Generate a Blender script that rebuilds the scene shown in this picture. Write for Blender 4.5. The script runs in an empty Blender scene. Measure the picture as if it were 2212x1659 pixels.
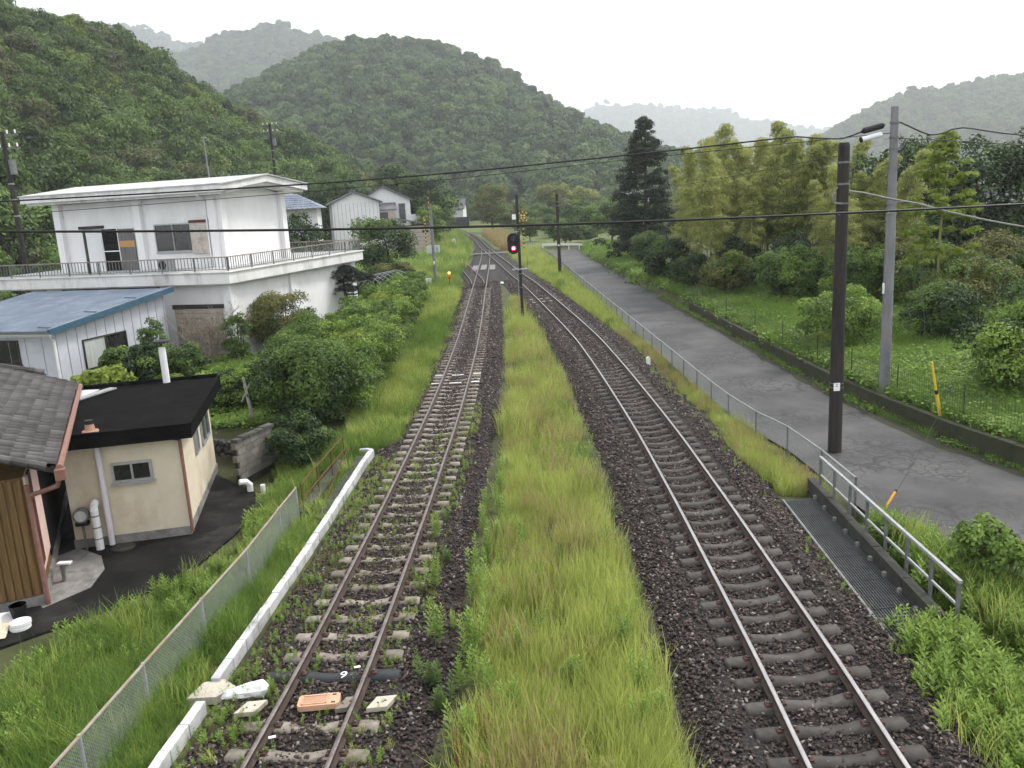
import bpy, math, random
import numpy as np
from mathutils import Vector, Matrix, Euler

# ------------------------------------------------------------------ camera, world, sun, exposure
S = bpy.context.scene
COL = S.collection
R = math.radians
CAM_H = 7.25
cam = bpy.data.cameras.new('camera'); camo = bpy.data.objects.new('camera', cam); COL.objects.link(camo)
cam.sensor_fit = 'HORIZONTAL'; cam.sensor_width = 36.0; cam.lens = 36.0 * 1810.0 / 2212.0
cam.clip_start = 0.1; cam.clip_end = 20000.0
camo.matrix_world = Matrix.Translation((0, 0, CAM_H)) @ Matrix.Rotation(R(90 - 12.4), 4, 'X') @ Matrix.Rotation(R(-3.2), 4, 'Z')
S.camera = camo

SUN_EL, SUN_AZ = R(52), R(62)          # azimuth clockwise from +Y (forward): the bright side of the sky is ahead on the right
w = bpy.data.worlds.new('World'); S.world = w; w.use_nodes = True
nt = w.node_tree; nt.nodes.clear()
sky = nt.nodes.new('ShaderNodeTexSky'); sky.sky_type = 'NISHITA'; sky.sun_disc = False
sky.sun_elevation = SUN_EL; sky.sun_rotation = SUN_AZ; sky.air_density = 1.0; sky.dust_density = 6.0; sky.ozone_density = 1.0
mixw = nt.nodes.new('ShaderNodeMix'); mixw.data_type = 'RGBA'; mixw.inputs[0].default_value = 0.82
mixw.inputs[7].default_value = (8.3, 8.5, 8.8, 1)     # closed white cloud cover over the clear sky
bg = nt.nodes.new('ShaderNodeBackground'); bg.inputs[1].default_value = 0.10
wo = nt.nodes.new('ShaderNodeOutputWorld')
nt.links.new(sky.outputs[0], mixw.inputs[6]); nt.links.new(mixw.outputs[2], bg.inputs[0]); nt.links.new(bg.outputs[0], wo.inputs[0])
sun = bpy.data.lights.new('sun', 'SUN'); sun.energy = 1.5; sun.angle = R(12); sun.color = (1.0, 0.97, 0.92)
suno = bpy.data.objects.new('sun', sun); COL.objects.link(suno)
sd = Vector((math.sin(SUN_AZ) * math.cos(SUN_EL), math.cos(SUN_AZ) * math.cos(SUN_EL), math.sin(SUN_EL)))
suno.rotation_euler = sd.to_track_quat('Z', 'Y').to_euler(); suno.location = (20, 20, 60)
S.view_settings.view_transform = 'Standard'; S.view_settings.look = 'None'
S.view_settings.exposure = 1.12; S.view_settings.gamma = 1.0; S.view_settings.use_curve_mapping = False
S.cycles.use_adaptive_sampling = True; S.cycles.adaptive_threshold = 0.035
S.cycles.max_bounces = 4; S.cycles.diffuse_bounces = 2; S.cycles.glossy_bounces = 2; S.cycles.transmission_bounces = 3
S.cycles.volume_bounces = 1; S.cycles.transparent_max_bounces = 6; S.cycles.use_denoising = True
S.cycles.caustics_reflective = False; S.cycles.caustics_refractive = False

# ------------------------------------------------------------------ materials
MATS = {}
def newmat(name):
    m = bpy.data.materials.new(name); m.use_nodes = True; m.node_tree.nodes.clear(); MATS[name] = m
    return m, m.node_tree
def N(t, k): return t.nodes.new('ShaderNode' + k)
def surf(name, c1, c2=None, scale=3.0, rough=0.8, bump=0.0, bscale=None, stain=None, stain_scale=0.6, stain_amt=0.5, metal=0.0,
         spec=0.3, detail=6.0, stretch=(1, 1, 1), lo=0.35, hi=0.65, emis=None, bdist=0.01, objrand=0.0):
    """procedural surface: two colours mixed by noise, an optional third colour as stains, noise bump"""
    m, t = newmat(name); L = t.links.new
    out = N(t, 'OutputMaterial'); b = N(t, 'BsdfPrincipled'); L(b.outputs[0], out.inputs[0])
    b.inputs['Roughness'].default_value = rough; b.inputs['Metallic'].default_value = metal
    b.inputs['Specular IOR Level'].default_value = spec
    tc = N(t, 'TexCoord'); mp = N(t, 'Mapping'); mp.inputs['Scale'].default_value = stretch; L(tc.outputs['Object'], mp.inputs[0])
    col = None
    if c2 is not None:
        n = N(t, 'TexNoise'); n.inputs['Scale'].default_value = scale; n.inputs['Detail'].default_value = detail
        n.inputs['Roughness'].default_value = 0.65; L(mp.outputs[0], n.inputs['Vector'])
        mr = N(t, 'MapRange'); mr.inputs[1].default_value = lo; mr.inputs[2].default_value = hi; L(n.outputs[0], mr.inputs[0])
        mx = N(t, 'Mix'); mx.data_type = 'RGBA'; mx.inputs[6].default_value = (*c1, 1); mx.inputs[7].default_value = (*c2, 1)
        L(mr.outputs[0], mx.inputs[0]); col = mx.outputs[2]
    if stain is not None:
        n2 = N(t, 'TexNoise'); n2.inputs['Scale'].default_value = stain_scale; n2.inputs['Detail'].default_value = 8; n2.inputs['Roughness'].default_value = 0.7
        L(mp.outputs[0], n2.inputs['Vector'])
        mr2 = N(t, 'MapRange'); mr2.inputs[1].default_value = 0.5; mr2.inputs[2].default_value = 0.72; mr2.inputs[4].default_value = stain_amt; L(n2.outputs[0], mr2.inputs[0])
        mx2 = N(t, 'Mix'); mx2.data_type = 'RGBA'; mx2.inputs[7].default_value = (*stain, 1)
        if col: L(col, mx2.inputs[6])
        else: mx2.inputs[6].default_value = (*c1, 1)
        L(mr2.outputs[0], mx2.inputs[0]); col = mx2.outputs[2]
    if objrand and col:      # piece by piece: every tile, sleeper or block has its own tone
        oi = N(t, 'ObjectInfo'); mo = N(t, 'MapRange'); mo.inputs[3].default_value = 1 - objrand; mo.inputs[4].default_value = 1 + objrand; L(oi.outputs['Random'], mo.inputs[0])
        hv = N(t, 'HueSaturation'); L(mo.outputs[0], hv.inputs['Value']); L(col, hv.inputs['Color']); col = hv.outputs[0]
    if col: L(col, b.inputs['Base Color'])
    else: b.inputs['Base Color'].default_value = (*c1, 1)
    if bump:
        nb = N(t, 'TexNoise'); nb.inputs['Scale'].default_value = bscale or scale * 4; nb.inputs['Detail'].default_value = 5; L(mp.outputs[0], nb.inputs['Vector'])
        bp = N(t, 'Bump'); bp.inputs['Strength'].default_value = bump; bp.inputs['Distance'].default_value = bdist
        L(nb.outputs[0], bp.inputs['Height']); L(bp.outputs[0], b.inputs['Normal'])
    if emis:
        b.inputs['Emission Color'].default_value = (*emis[0], 1); b.inputs['Emission Strength'].default_value = emis[1]
    return m
def leafmat(name, c1, c2, c3=None, trans=0.35, rough=0.55, inst=0.35, c3amt=0.12):
    """foliage: colour varies leaf by leaf (attribute 'tint') and plant by plant (object random)"""
    m, t = newmat(name); L = t.links.new
    out = N(t, 'OutputMaterial'); at = N(t, 'Attribute'); at.attribute_name = 'tint'; oi = N(t, 'ObjectInfo')
    mx = N(t, 'Mix'); mx.data_type = 'RGBA'; mx.inputs[6].default_value = (*c1, 1); mx.inputs[7].default_value = (*c2, 1)
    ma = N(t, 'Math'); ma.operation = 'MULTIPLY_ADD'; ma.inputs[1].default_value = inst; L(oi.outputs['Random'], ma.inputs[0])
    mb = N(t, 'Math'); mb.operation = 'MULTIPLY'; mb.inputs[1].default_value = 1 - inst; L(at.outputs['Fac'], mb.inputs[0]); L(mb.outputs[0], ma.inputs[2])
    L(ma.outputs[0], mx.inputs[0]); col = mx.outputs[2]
    if c3:
        gt = N(t, 'Math'); gt.operation = 'GREATER_THAN'; gt.inputs[1].default_value = 1 - c3amt; 
        wn = N(t, 'TexWhiteNoise'); wn.noise_dimensions = '1D'; L(oi.outputs['Random'], wn.inputs['W']); L(wn.outputs['Value'], gt.inputs[0])
        mc = N(t, 'Mix'); mc.data_type = 'RGBA'; mc.inputs[7].default_value = (*c3, 1); L(col, mc.inputs[6]); 
        mm = N(t, 'Math'); mm.operation = 'MULTIPLY'; mm.inputs[1].default_value = 0.8; L(gt.outputs[0], mm.inputs[0]); L(mm.outputs[0], mc.inputs[0]); col = mc.outputs[2]
    b = N(t, 'BsdfPrincipled'); b.inputs['Roughness'].default_value = rough; b.inputs['Specular IOR Level'].default_value = 0.25; L(col, b.inputs['Base Color'])
    tr = N(t, 'BsdfTranslucent'); L(col, tr.inputs[0])
    ms = N(t, 'MixShader'); ms.inputs[0].default_value = trans; L(b.outputs[0], ms.inputs[1]); L(tr.outputs[0], ms.inputs[2]); L(ms.outputs[0], out.inputs[0])
    return m

surf('soil', (0.045, 0.05, 0.02), (0.075, 0.085, 0.03), 0.8, 0.95, 0.4, 6, stain=(0.06, 0.045, 0.03), stain_scale=0.25)
surf('ballast', (0.009, 0.0075, 0.007), (0.040, 0.034, 0.032), 18, 0.85, 1.0, 22, stain=(0.05, 0.04, 0.028), stain_scale=0.5, bdist=0.05)  # bed kept near black: shade in the gaps between stones is painted in
surf('stone_dark', (0.022, 0.0155, 0.0148), (0.056, 0.041, 0.038), 3, 0.75, 0.3, 40)
surf('stone_brown', (0.050, 0.035, 0.030), (0.110, 0.081, 0.070), 3, 0.75, 0.3, 40)
surf('stone_pale', (0.18, 0.155, 0.14), (0.28, 0.25, 0.225), 4, 0.75, 0.3, 40)
surf('sleeper_pale', (0.18, 0.157, 0.13), (0.29, 0.255, 0.215), 6, 0.9, 0.3, 40, stain=(0.12, 0.105, 0.07), stain_scale=2.0, stain_amt=0.7, objrand=0.18)
surf('sleeper_dark', (0.050, 0.044, 0.039), (0.085, 0.077, 0.069), 5, 0.9, 0.3, 40, stain=(0.14, 0.128, 0.112), stain_scale=1.6, stain_amt=0.5, objrand=0.18)
surf('sleeper_black', (0.022, 0.024, 0.027), (0.035, 0.037, 0.04), 6, 0.6, 0.2, 30)
surf('rail_brown', (0.045, 0.030, 0.025), (0.075, 0.052, 0.044), 4, 0.7, 0.3, 30, stretch=(6, 1, 6))
surf('rail_bright', (0.38, 0.35, 0.34), (0.50, 0.47, 0.46), 3, 0.3, metal=1.0)
surf('rail_dull', (0.17, 0.14, 0.13), (0.27, 0.235, 0.22), 5, 0.45, metal=0.9)
surf('clip', (0.11, 0.045, 0.035), (0.06, 0.035, 0.03), 20, 0.8)
surf('asphalt', (0.040, 0.038, 0.0385), (0.080, 0.076, 0.0755), 0.30, 0.7, 0.5, 45, stain=(0.022, 0.021, 0.022), stain_scale=0.42, stain_amt=0.9, spec=0.4, lo=0.38, hi=0.6, detail=9)
def add_cracks(m, scale=0.8, width=0.012):
    t = m.node_tree; L = t.links.new; b = [n for n in t.nodes if n.type == 'BSDF_PRINCIPLED'][0]; src = b.inputs['Base Color'].links[0].from_socket
    tc = N(t, 'TexCoord'); nz = N(t, 'TexNoise'); nz.inputs['Scale'].default_value = 1.6; nz.inputs['Detail'].default_value = 6; L(tc.outputs['Object'], nz.inputs['Vector'])
    ad = N(t, 'VectorMath'); ad.operation = 'MULTIPLY_ADD'; ad.inputs[1].default_value = (0.9, 0.9, 0.0); L(nz.outputs['Color'], ad.inputs[0]); L(tc.outputs['Object'], ad.inputs[2])
    vo = N(t, 'TexVoronoi'); vo.feature = 'DISTANCE_TO_EDGE'; vo.inputs['Scale'].default_value = scale; L(ad.outputs[0], vo.inputs['Vector'])
    mr = N(t, 'MapRange'); mr.inputs[1].default_value = 0.0; mr.inputs[2].default_value = width; mr.inputs[3].default_value = 1.0; mr.inputs[4].default_value = 0.0; L(vo.outputs['Distance'], mr.inputs[0])
    n2 = N(t, 'TexNoise'); n2.inputs['Scale'].default_value = 0.35; n2.inputs['Detail'].default_value = 3; L(tc.outputs['Object'], n2.inputs['Vector'])
    m2 = N(t, 'MapRange'); m2.inputs[1].default_value = 0.44; m2.inputs[2].default_value = 0.56; L(n2.outputs[0], m2.inputs[0])
    mu = N(t, 'Math'); mu.operation = 'MULTIPLY'; L(mr.outputs[0], mu.inputs[0]); L(m2.outputs[0], mu.inputs[1])
    mx = N(t, 'Mix'); mx.data_type = 'RGBA'; mx.inputs[7].default_value = (0.016, 0.016, 0.016, 1); L(src, mx.inputs[6]); L(mu.outputs[0], mx.inputs[0]); L(mx.outputs[2], b.inputs['Base Color'])
add_cracks(MATS['asphalt'], 0.7, 0.030); add_cracks(MATS['asphalt'], 3.2, 0.10)
surf('crack', (0.012, 0.012, 0.012), (0.03, 0.03, 0.028), 5, 0.9)
surf('yard', (0.007, 0.007, 0.007), (0.018, 0.018, 0.017), 1.0, 0.7, 0.5, 12, stain=(0.12, 0.11, 0.095), stain_scale=0.33, stain_amt=0.5, spec=0.10)
surf('kerb_white', (0.46, 0.46, 0.465), (0.60, 0.60, 0.605), 5, 0.7, 0.3, 30, stain=(0.22, 0.21, 0.19), stain_scale=2.2, stain_amt=0.75, objrand=0.18)
surf('concrete', (0.17, 0.165, 0.155), (0.28, 0.27, 0.255), 4, 0.9, 0.3, 30, stain=(0.05, 0.05, 0.04), stain_scale=1.2, stain_amt=0.7)
surf('concrete_dark', (0.030, 0.030, 0.027), (0.06, 0.058, 0.05), 4, 0.9, 0.4, 25, stain=(0.045, 0.055, 0.025), stain_scale=1.0)
surf('mossy', (0.03, 0.035, 0.016), (0.055, 0.055, 0.032), 3, 0.95, 0.5, 20, stain=(0.02, 0.02, 0.017), stain_scale=1.5)
surf('block', (0.13, 0.12, 0.105), (0.20, 0.185, 0.165), 3, 0.95, 0.3, 40, stain=(0.06, 0.058, 0.05), stain_scale=1.5, stain_amt=0.8, objrand=0.18)
surf('rock', (0.06, 0.06, 0.055), (0.12, 0.115, 0.105), 3, 0.9, 0.6, 10, stain=(0.04, 0.05, 0.02), stain_scale=1.5, objrand=0.18)
surf('galv', (0.25, 0.255, 0.255), (0.34, 0.345, 0.345), 8, 0.6, metal=0.15)
surf('galv_dull', (0.13, 0.135, 0.13), (0.21, 0.215, 0.21), 8, 0.6, metal=0.4)
surf('wire', (0.24, 0.26, 0.25), (0.34, 0.35, 0.34), 8, 0.6, metal=0.3)
surf('wire_dark', (0.03, 0.04, 0.03), (0.05, 0.06, 0.05), 8, 0.7)
surf('rust', (0.13, 0.055, 0.025), (0.07, 0.035, 0.02), 10, 0.9)
surf('rusty_rail', (0.25, 0.17, 0.12), (0.30, 0.28, 0.25), 3, 0.8)
surf('pole_dark', (0.022, 0.019, 0.018), (0.04, 0.035, 0.032), 5, 0.85, 0.5, 20, stretch=(3, 3, 0.3))
surf('pole_grey', (0.15, 0.15, 0.158), (0.225, 0.225, 0.235), 3, 0.85, 0.2, 30, stain=(0.10, 0.10, 0.10), stain_scale=1.2, stretch=(1, 1, 0.3))
surf('black', (0.010, 0.010, 0.011), None, rough=0.55)
surf('cable', (0.012, 0.012, 0.012), None, rough=0.5)
surf('cable_grey', (0.16, 0.16, 0.15), (0.24, 0.24, 0.22), 6, 0.7)
surf('white_paint', (0.74, 0.74, 0.74), (0.80, 0.80, 0.80), 4, 0.5, stain=(0.45, 0.44, 0.42), stain_scale=1.5, stain_amt=0.3)
surf('white_plain', (0.80, 0.80, 0.80), None, rough=0.5)
surf('grey_paint', (0.45, 0.47, 0.49), (0.52, 0.54, 0.56), 4, 0.5)
surf('yellow', (0.62, 0.42, 0.03), (0.70, 0.50, 0.06), 5, 0.5)
surf('orange', (0.62, 0.27, 0.02), (0.70, 0.33, 0.03), 5, 0.5)
surf('stucco_white', (0.74, 0.73, 0.73), (0.81, 0.805, 0.80), 1.5, 0.9, 0.15, 60, stain=(0.60, 0.59, 0.57), stain_scale=0.6, stain_amt=0.55, stretch=(1, 1, 0.45))
surf('fascia_white', (0.66, 0.65, 0.63), (0.76, 0.755, 0.74), 1.2, 0.85, 0.15, 40, stain=(0.27, 0.25, 0.225), stain_scale=0.9, stain_amt=0.75, stretch=(1, 1, 0.35))
surf('roof_pale', (0.40, 0.40, 0.39), (0.52, 0.52, 0.51), 2, 0.8, 0.2, 20, stain=(0.3, 0.29, 0.28), stain_scale=0.8)
surf('stucco_cream', (0.60, 0.53, 0.40), (0.68, 0.61, 0.48), 1.2, 0.9, 0.2, 50, stain=(0.40, 0.31, 0.19), stain_scale=0.7, stain_amt=0.6)
surf('tar', (0.005, 0.005, 0.005), (0.011, 0.0105, 0.0105), 2.0, 0.95, 0.4, 40, stain=(0.020, 0.018, 0.016), stain_scale=0.7, spec=0.03)
surf('tile', (0.055, 0.053, 0.053), (0.125, 0.117, 0.115), 1.3, 0.8, 0.25, 30, stain=(0.028, 0.026, 0.025), stain_scale=1.1, stain_amt=0.7, spec=0.2, objrand=0.35)
surf('tile_blue', (0.13, 0.15, 0.20), (0.20, 0.225, 0.28), 1.0, 0.6, 0.2, 8)
surf('tile_far', (0.11, 0.11, 0.12), (0.17, 0.17, 0.18), 1.0, 0.7, 0.2, 8)
surf('blue_sheet', (0.105, 0.135, 0.180), (0.145, 0.178, 0.225), 0.9, 0.45, 0.1, 10, stain=(0.30, 0.36, 0.42), stain_scale=0.7, stain_amt=0.5)
surf('blue_trim', (0.035, 0.085, 0.13), (0.055, 0.115, 0.165), 3, 0.5)
surf('siding_white', (0.47, 0.49, 0.54), (0.55, 0.57, 0.61), 1.2, 0.7, stain=(0.45, 0.46, 0.48), stain_scale=0.8, stain_amt=0.4)
surf('siding_far', (0.66, 0.66, 0.66), (0.74, 0.74, 0.74), 1.2, 0.7)
surf('beige', (0.36, 0.31, 0.26), (0.43, 0.38, 0.32), 2, 0.8)
surf('wood_brown', (0.10, 0.058, 0.022), (0.19, 0.115, 0.045), 3, 0.7, 0.2, 20, stretch=(4, 4, 0.25))
surf('wood_grey', (0.10, 0.10, 0.10), (0.20, 0.19, 0.18), 3, 0.8, 0.3, 20, stretch=(4, 4, 0.3), stain=(0.07, 0.065, 0.06), stain_scale=1.5)
surf('peeling', (0.46, 0.40, 0.36), (0.52, 0.47, 0.43), 2, 0.8, 0.1, 20, stain=(0.22, 0.17, 0.14), stain_scale=3.0, stain_amt=0.95)
surf('maroon', (0.06, 0.016, 0.016), (0.085, 0.022, 0.022), 3, 0.7)
surf('pink', (0.60, 0.42, 0.36), (0.68, 0.50, 0.44), 2, 0.8)
surf('copper', (0.19, 0.095, 0.072), (0.27, 0.14, 0.11), 5, 0.5, stain=(0.15, 0.085, 0.065), stain_scale=3)
surf('lilac', (0.60, 0.56, 0.60), (0.68, 0.64, 0.68), 3, 0.5)
surf('glass', (0.012, 0.013, 0.013), (0.03, 0.03, 0.03), 1.2, 0.08, spec=0.6)
surf('glass_pale', (0.38, 0.40, 0.38), (0.52, 0.54, 0.52), 2.5, 0.25, spec=0.5, stretch=(4, 4, 0.3))
surf('shade_black', (0.006, 0.006, 0.006), None, rough=1.0)  # near-black colour standing in for deep shade
surf('frame_metal', (0.36, 0.37, 0.37), (0.44, 0.45, 0.45), 6, 0.45, metal=0.4)
surf('frame_dark', (0.035, 0.030, 0.028), (0.05, 0.045, 0.04), 6, 0.6)
surf('terracotta', (0.36, 0.20, 0.13), (0.44, 0.27, 0.18), 5, 0.7)
surf('plate_cream', (0.42, 0.38, 0.31), (0.52, 0.48, 0.40), 5, 0.8, stain=(0.2, 0.17, 0.12), stain_scale=3, stain_amt=0.6)
surf('orange_board', (0.42, 0.24, 0.09), (0.5, 0.3, 0.12), 5, 0.7)
surf('grating', (0.075, 0.08, 0.08), (0.12, 0.125, 0.125), 8, 0.6, metal=0.4)
surf('siding_line', (0.38, 0.39, 0.43), None, rough=0.8)
surf('salmon', (0.50, 0.28, 0.17), (0.58, 0.35, 0.23), 5, 0.6)
surf('bark', (0.05, 0.042, 0.034), (0.09, 0.078, 0.062), 4, 0.95, 0.6, 12, stretch=(1, 1, 0.3))
surf('bark_pale', (0.25, 0.24, 0.20), (0.38, 0.37, 0.32), 4, 0.95, 0.4, 12)
surf('twig', (0.20, 0.165, 0.13), (0.30, 0.255, 0.21), 6, 0.95)
surf('culm', (0.16, 0.19, 0.05), (0.24, 0.24, 0.09), 3, 0.5)
surf('red_lamp', (0.25, 0.0, 0.0), None, rough=0.3, emis=((1.0, 0.03, 0.05), 3.2))
surf('red_lamp_core', (0.3, 0.0, 0.0), None, rough=0.3, emis=((1.0, 0.25, 0.25), 9.0))
surf('amber_lamp', (0.5, 0.3, 0.0), None, rough=0.3, emis=((1.0, 0.62, 0.12), 3.0))
surf('hillsoil', (0.03, 0.04, 0.015), (0.05, 0.065, 0.022), 0.08, 1.0)
surf('field', (0.075, 0.10, 0.03), (0.12, 0.15, 0.045), 0.05, 0.95, stain=(0.16, 0.15, 0.07), stain_scale=0.02, stain_amt=0.6)
leafmat('lf_forest', (0.010, 0.026, 0.007), (0.150, 0.235, 0.055), (0.16, 0.21, 0.045), trans=0.25, inst=0.6, c3amt=0.07)
leafmat('lf_forest_far', (0.014, 0.034, 0.010), (0.125, 0.195, 0.055), (0.14, 0.19, 0.06), trans=0.2, inst=0.75, c3amt=0.05)
leafmat('lf_brown', (0.060, 0.080, 0.028), (0.14, 0.15, 0.055), trans=0.25)
leafmat('lf_mid', (0.030, 0.062, 0.014), (0.175, 0.265, 0.062), trans=0.35, inst=0.15)
leafmat('lf_dark', (0.010, 0.022, 0.007), (0.055, 0.095, 0.030), trans=0.2, inst=0.15)
leafmat('lf_bright', (0.085, 0.16, 0.028), (0.32, 0.44, 0.09), trans=0.4, inst=0.15)
leafmat('lf_olive', (0.075, 0.094, 0.027), (0.225, 0.213, 0.062), trans=0.3, inst=0.15)
leafmat('lf_lime', (0.165, 0.231, 0.033), (0.286, 0.352, 0.061), trans=0.4, inst=0.15)
leafmat('lf_russet', (0.06, 0.038, 0.024), (0.12, 0.075, 0.045), trans=0.3, inst=0.15)
leafmat('lf_russet2', (0.16, 0.075, 0.03), (0.26, 0.13, 0.05), trans=0.3, inst=0.15)
leafmat('lf_bamboo', (0.15, 0.19, 0.05), (0.52, 0.535, 0.18), trans=0.45, inst=0.45)
leafmat('lf_pine', (0.012, 0.022, 0.013), (0.029, 0.043, 0.024), trans=0.15, inst=0.1)
leafmat('lf_cedar', (0.011, 0.019, 0.010), (0.031, 0.046, 0.020), trans=0.12, inst=0.1)
leafmat('gr_long', (0.20, 0.26, 0.055), (0.60, 0.65, 0.19), trans=0.4, inst=0.6)
leafmat('gr_straw', (0.30, 0.24, 0.10), (0.46, 0.38, 0.19), trans=0.35, inst=0.4)
leafmat('gr_green', (0.06, 0.13, 0.024), (0.28, 0.41, 0.085), trans=0.4, inst=0.5)
leafmat('gr_olive', (0.11, 0.115, 0.045), (0.22, 0.21, 0.08), trans=0.35, inst=0.5)

# ------------------------------------------------------------------ mesh helpers
class MB:
    """collects shapes in local metres and links them as one mesh object"""
    def __init__(s): s.v = []; s.f = []; s.m = []; s.mats = []
    def mi(s, mat):
        if mat not in s.mats: s.mats.append(mat)
        return s.mats.index(mat)
    def raw(s, vs, fs, mat):
        o = len(s.v); k = s.mi(mat); s.v += [tuple(p) for p in vs]
        for f in fs: s.f.append(tuple(i + o for i in f)); s.m.append(k)
        return s
    def box(s, c, d, mat, rz=0.0, rot=None):
        hx, hy, hz = d[0] / 2, d[1] / 2, d[2] / 2
        ps = [Vector((x, y, z)) for z in (-hz, hz) for x, y in ((-hx, -hy), (hx, -hy), (hx, hy), (-hx, hy))]
        if rot is not None: ps = [rot @ p for p in ps]
        elif rz:
            q = Matrix.Rotation(rz, 3, 'Z'); ps = [q @ p for p in ps]
        return s.raw([p + Vector(c) for p in ps], [(3, 2, 1, 0), (4, 5, 6, 7), (0, 1, 5, 4), (1, 2, 6, 5), (2, 3, 7, 6), (3, 0, 4, 7)], mat)
    def bar(s, a, b, wd, ht, mat, up=(0, 0, 1)):
        a = Vector(a); b = Vector(b); d = b - a; L = d.length; d.normalize(); u = Vector(up)
        sd = d.cross(u)
        if sd.length < 1e-4: sd = d.cross(Vector((1, 0, 0)))
        sd.normalize(); u = sd.cross(d).normalized()
        q = Matrix((sd, d, u)).transposed()
        return s.box((a + b) / 2, (wd, L, ht), mat, rot=q)
    def tube(s, pts, r, mat, n=8, caps=True):
        pts = [Vector(p) for p in pts]; rs = r if isinstance(r, (list, tuple)) else [r] * len(pts)
        rings = []; ref = Vector((0.13, 0.31, 1)).normalized()
        for i, p in enumerate(pts):
            d = (pts[min(i + 1, len(pts) - 1)] - pts[max(i - 1, 0)]).normalized()
            a = d.cross(ref)
            if a.length < 0.2: a = d.cross(Vector((1, 0.2, 0)))
            a.normalize(); b = d.cross(a)
            rings.append([p + (a * math.cos(2 * math.pi * j / n) + b * math.sin(2 * math.pi * j / n)) * rs[i] for j in range(n)])
        vs = [p for ring in rings for p in ring]; fs = []
        for i in range(len(pts) - 1):
            for j in range(n):
                k = (j + 1) % n; fs.append((i * n + j, i * n + k, (i + 1) * n + k, (i + 1) * n + j))
        if caps: fs.append(tuple(range(n - 1, -1, -1))); fs.append(tuple((len(pts) - 1) * n + j for j in range(n)))
        return s.raw(vs, fs, mat)
    def prism(s, poly, vec, mat):
        n = len(poly); a = [Vector(p) for p in poly]; b = [p + Vector(vec) for p in a]
        return s.raw(a + b, [tuple(range(n - 1, -1, -1)), tuple(range(n, 2 * n))] + [(i, (i + 1) % n, n + (i + 1) % n, n + i) for i in range(n)], mat)
    def build(s, name, parent=None, loc=None, smooth=False):
        me = bpy.data.meshes.new(name); me.from_pydata(s.v, [], s.f)
        for k in s.mats: me.materials.append(MATS[k])
        me.polygons.foreach_set('material_index', s.m)
        if smooth: me.polygons.foreach_set('use_smooth', [True] * len(s.f))
        me.update(); return link(name, me, parent, loc)
def link(name, me, parent=None, loc=None, rz=0.0):
    o = bpy.data.objects.new(name, me); COL.objects.link(o)
    if parent: o.parent = parent
    if loc is not None: o.location = loc
    if rz: o.rotation_euler = (0, 0, rz)
    return o
def tag(o, label=None, cat=None, group=None, kind=None):
    if label: o['label'] = label
    if cat: o['category'] = cat
    if group: o['group'] = group
    if kind: o['kind'] = kind
    return o
def empty(name, loc, label, cat, group=None, rz=0.0):
    return tag(link(name, None, None, loc, rz), label, cat, group)
def npmesh(name, V, F, mat, tint=None, mats=None, mi=None):
    me = bpy.data.meshes.new(name); V = np.asarray(V, np.float32); F = np.asarray(F, np.int32)
    me.vertices.add(len(V)); me.vertices.foreach_set('co', V.ravel())
    k = F.shape[1]; me.loops.add(F.size); me.loops.foreach_set('vertex_index', F.ravel())
    me.polygons.add(len(F)); me.polygons.foreach_set('loop_start', np.arange(0, F.size, k, dtype=np.int32))
    me.polygons.foreach_set('loop_total', np.full(len(F), k, np.int32))
    for q in (mats or [mat]): me.materials.append(MATS[q])
    if mi is not None: me.polygons.foreach_set('material_index', np.asarray(mi, np.int32))
    me.update(calc_edges=True)
    if tint is not None:
        a = me.attributes.new('tint', 'FLOAT', 'FACE'); a.data.foreach_set('value', np.asarray(tint, np.float32))
    return me
def catmull(pts, step):
    P = [np.array(p, float) for p in pts]; P = [2 * P[0] - P[1]] + P + [2 * P[-1] - P[-2]]; out = []
    for i in range(1, len(P) - 2):
        n = max(1, int(np.linalg.norm(P[i + 1] - P[i]) / step))
        for j in range(n):
            t = j / n; a, b, c, d = P[i - 1], P[i], P[i + 1], P[i + 2]
            out.append(0.5 * ((2 * b) + (c - a) * t + (2 * a - 5 * b + 4 * c - d) * t * t + (3 * b - a - 3 * c + d) * t ** 3))
    out.append(P[-2]); return np.array(out)
def vnoise(x, y, seed=0):
    """smooth value noise on arrays"""
    xi = np.floor(x).astype(np.int64); yi = np.floor(y).astype(np.int64); fx = x - xi; fy = y - yi
    fx = fx * fx * (3 - 2 * fx); fy = fy * fy * (3 - 2 * fy)
    def h(a, b):
        n = (a * 374761393 + b * 668265263 + seed * 974634777) & 0xffffffff
        n = ((n ^ (n >> 13)) * 1274126177) & 0xffffffff
        return ((n ^ (n >> 16)) & 0xffff) / 65535.0
    return (h(xi, yi) * (1 - fx) + h(xi + 1, yi) * fx) * (1 - fy) + (h(xi, yi + 1) * (1 - fx) + h(xi + 1, yi + 1) * fx) * fy
def fbm(x, y, seed=0, o=4):
    s = 0; a = 0.5
    for i in range(o): s = s + a * vnoise(x * 2 ** i, y * 2 ** i, seed + i); a *= 0.5
    return s
def sstep(a, b, x):
    t = np.clip((x - a) / (b - a), 0, 1); return t * t * (3 - 2 * t)
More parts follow.
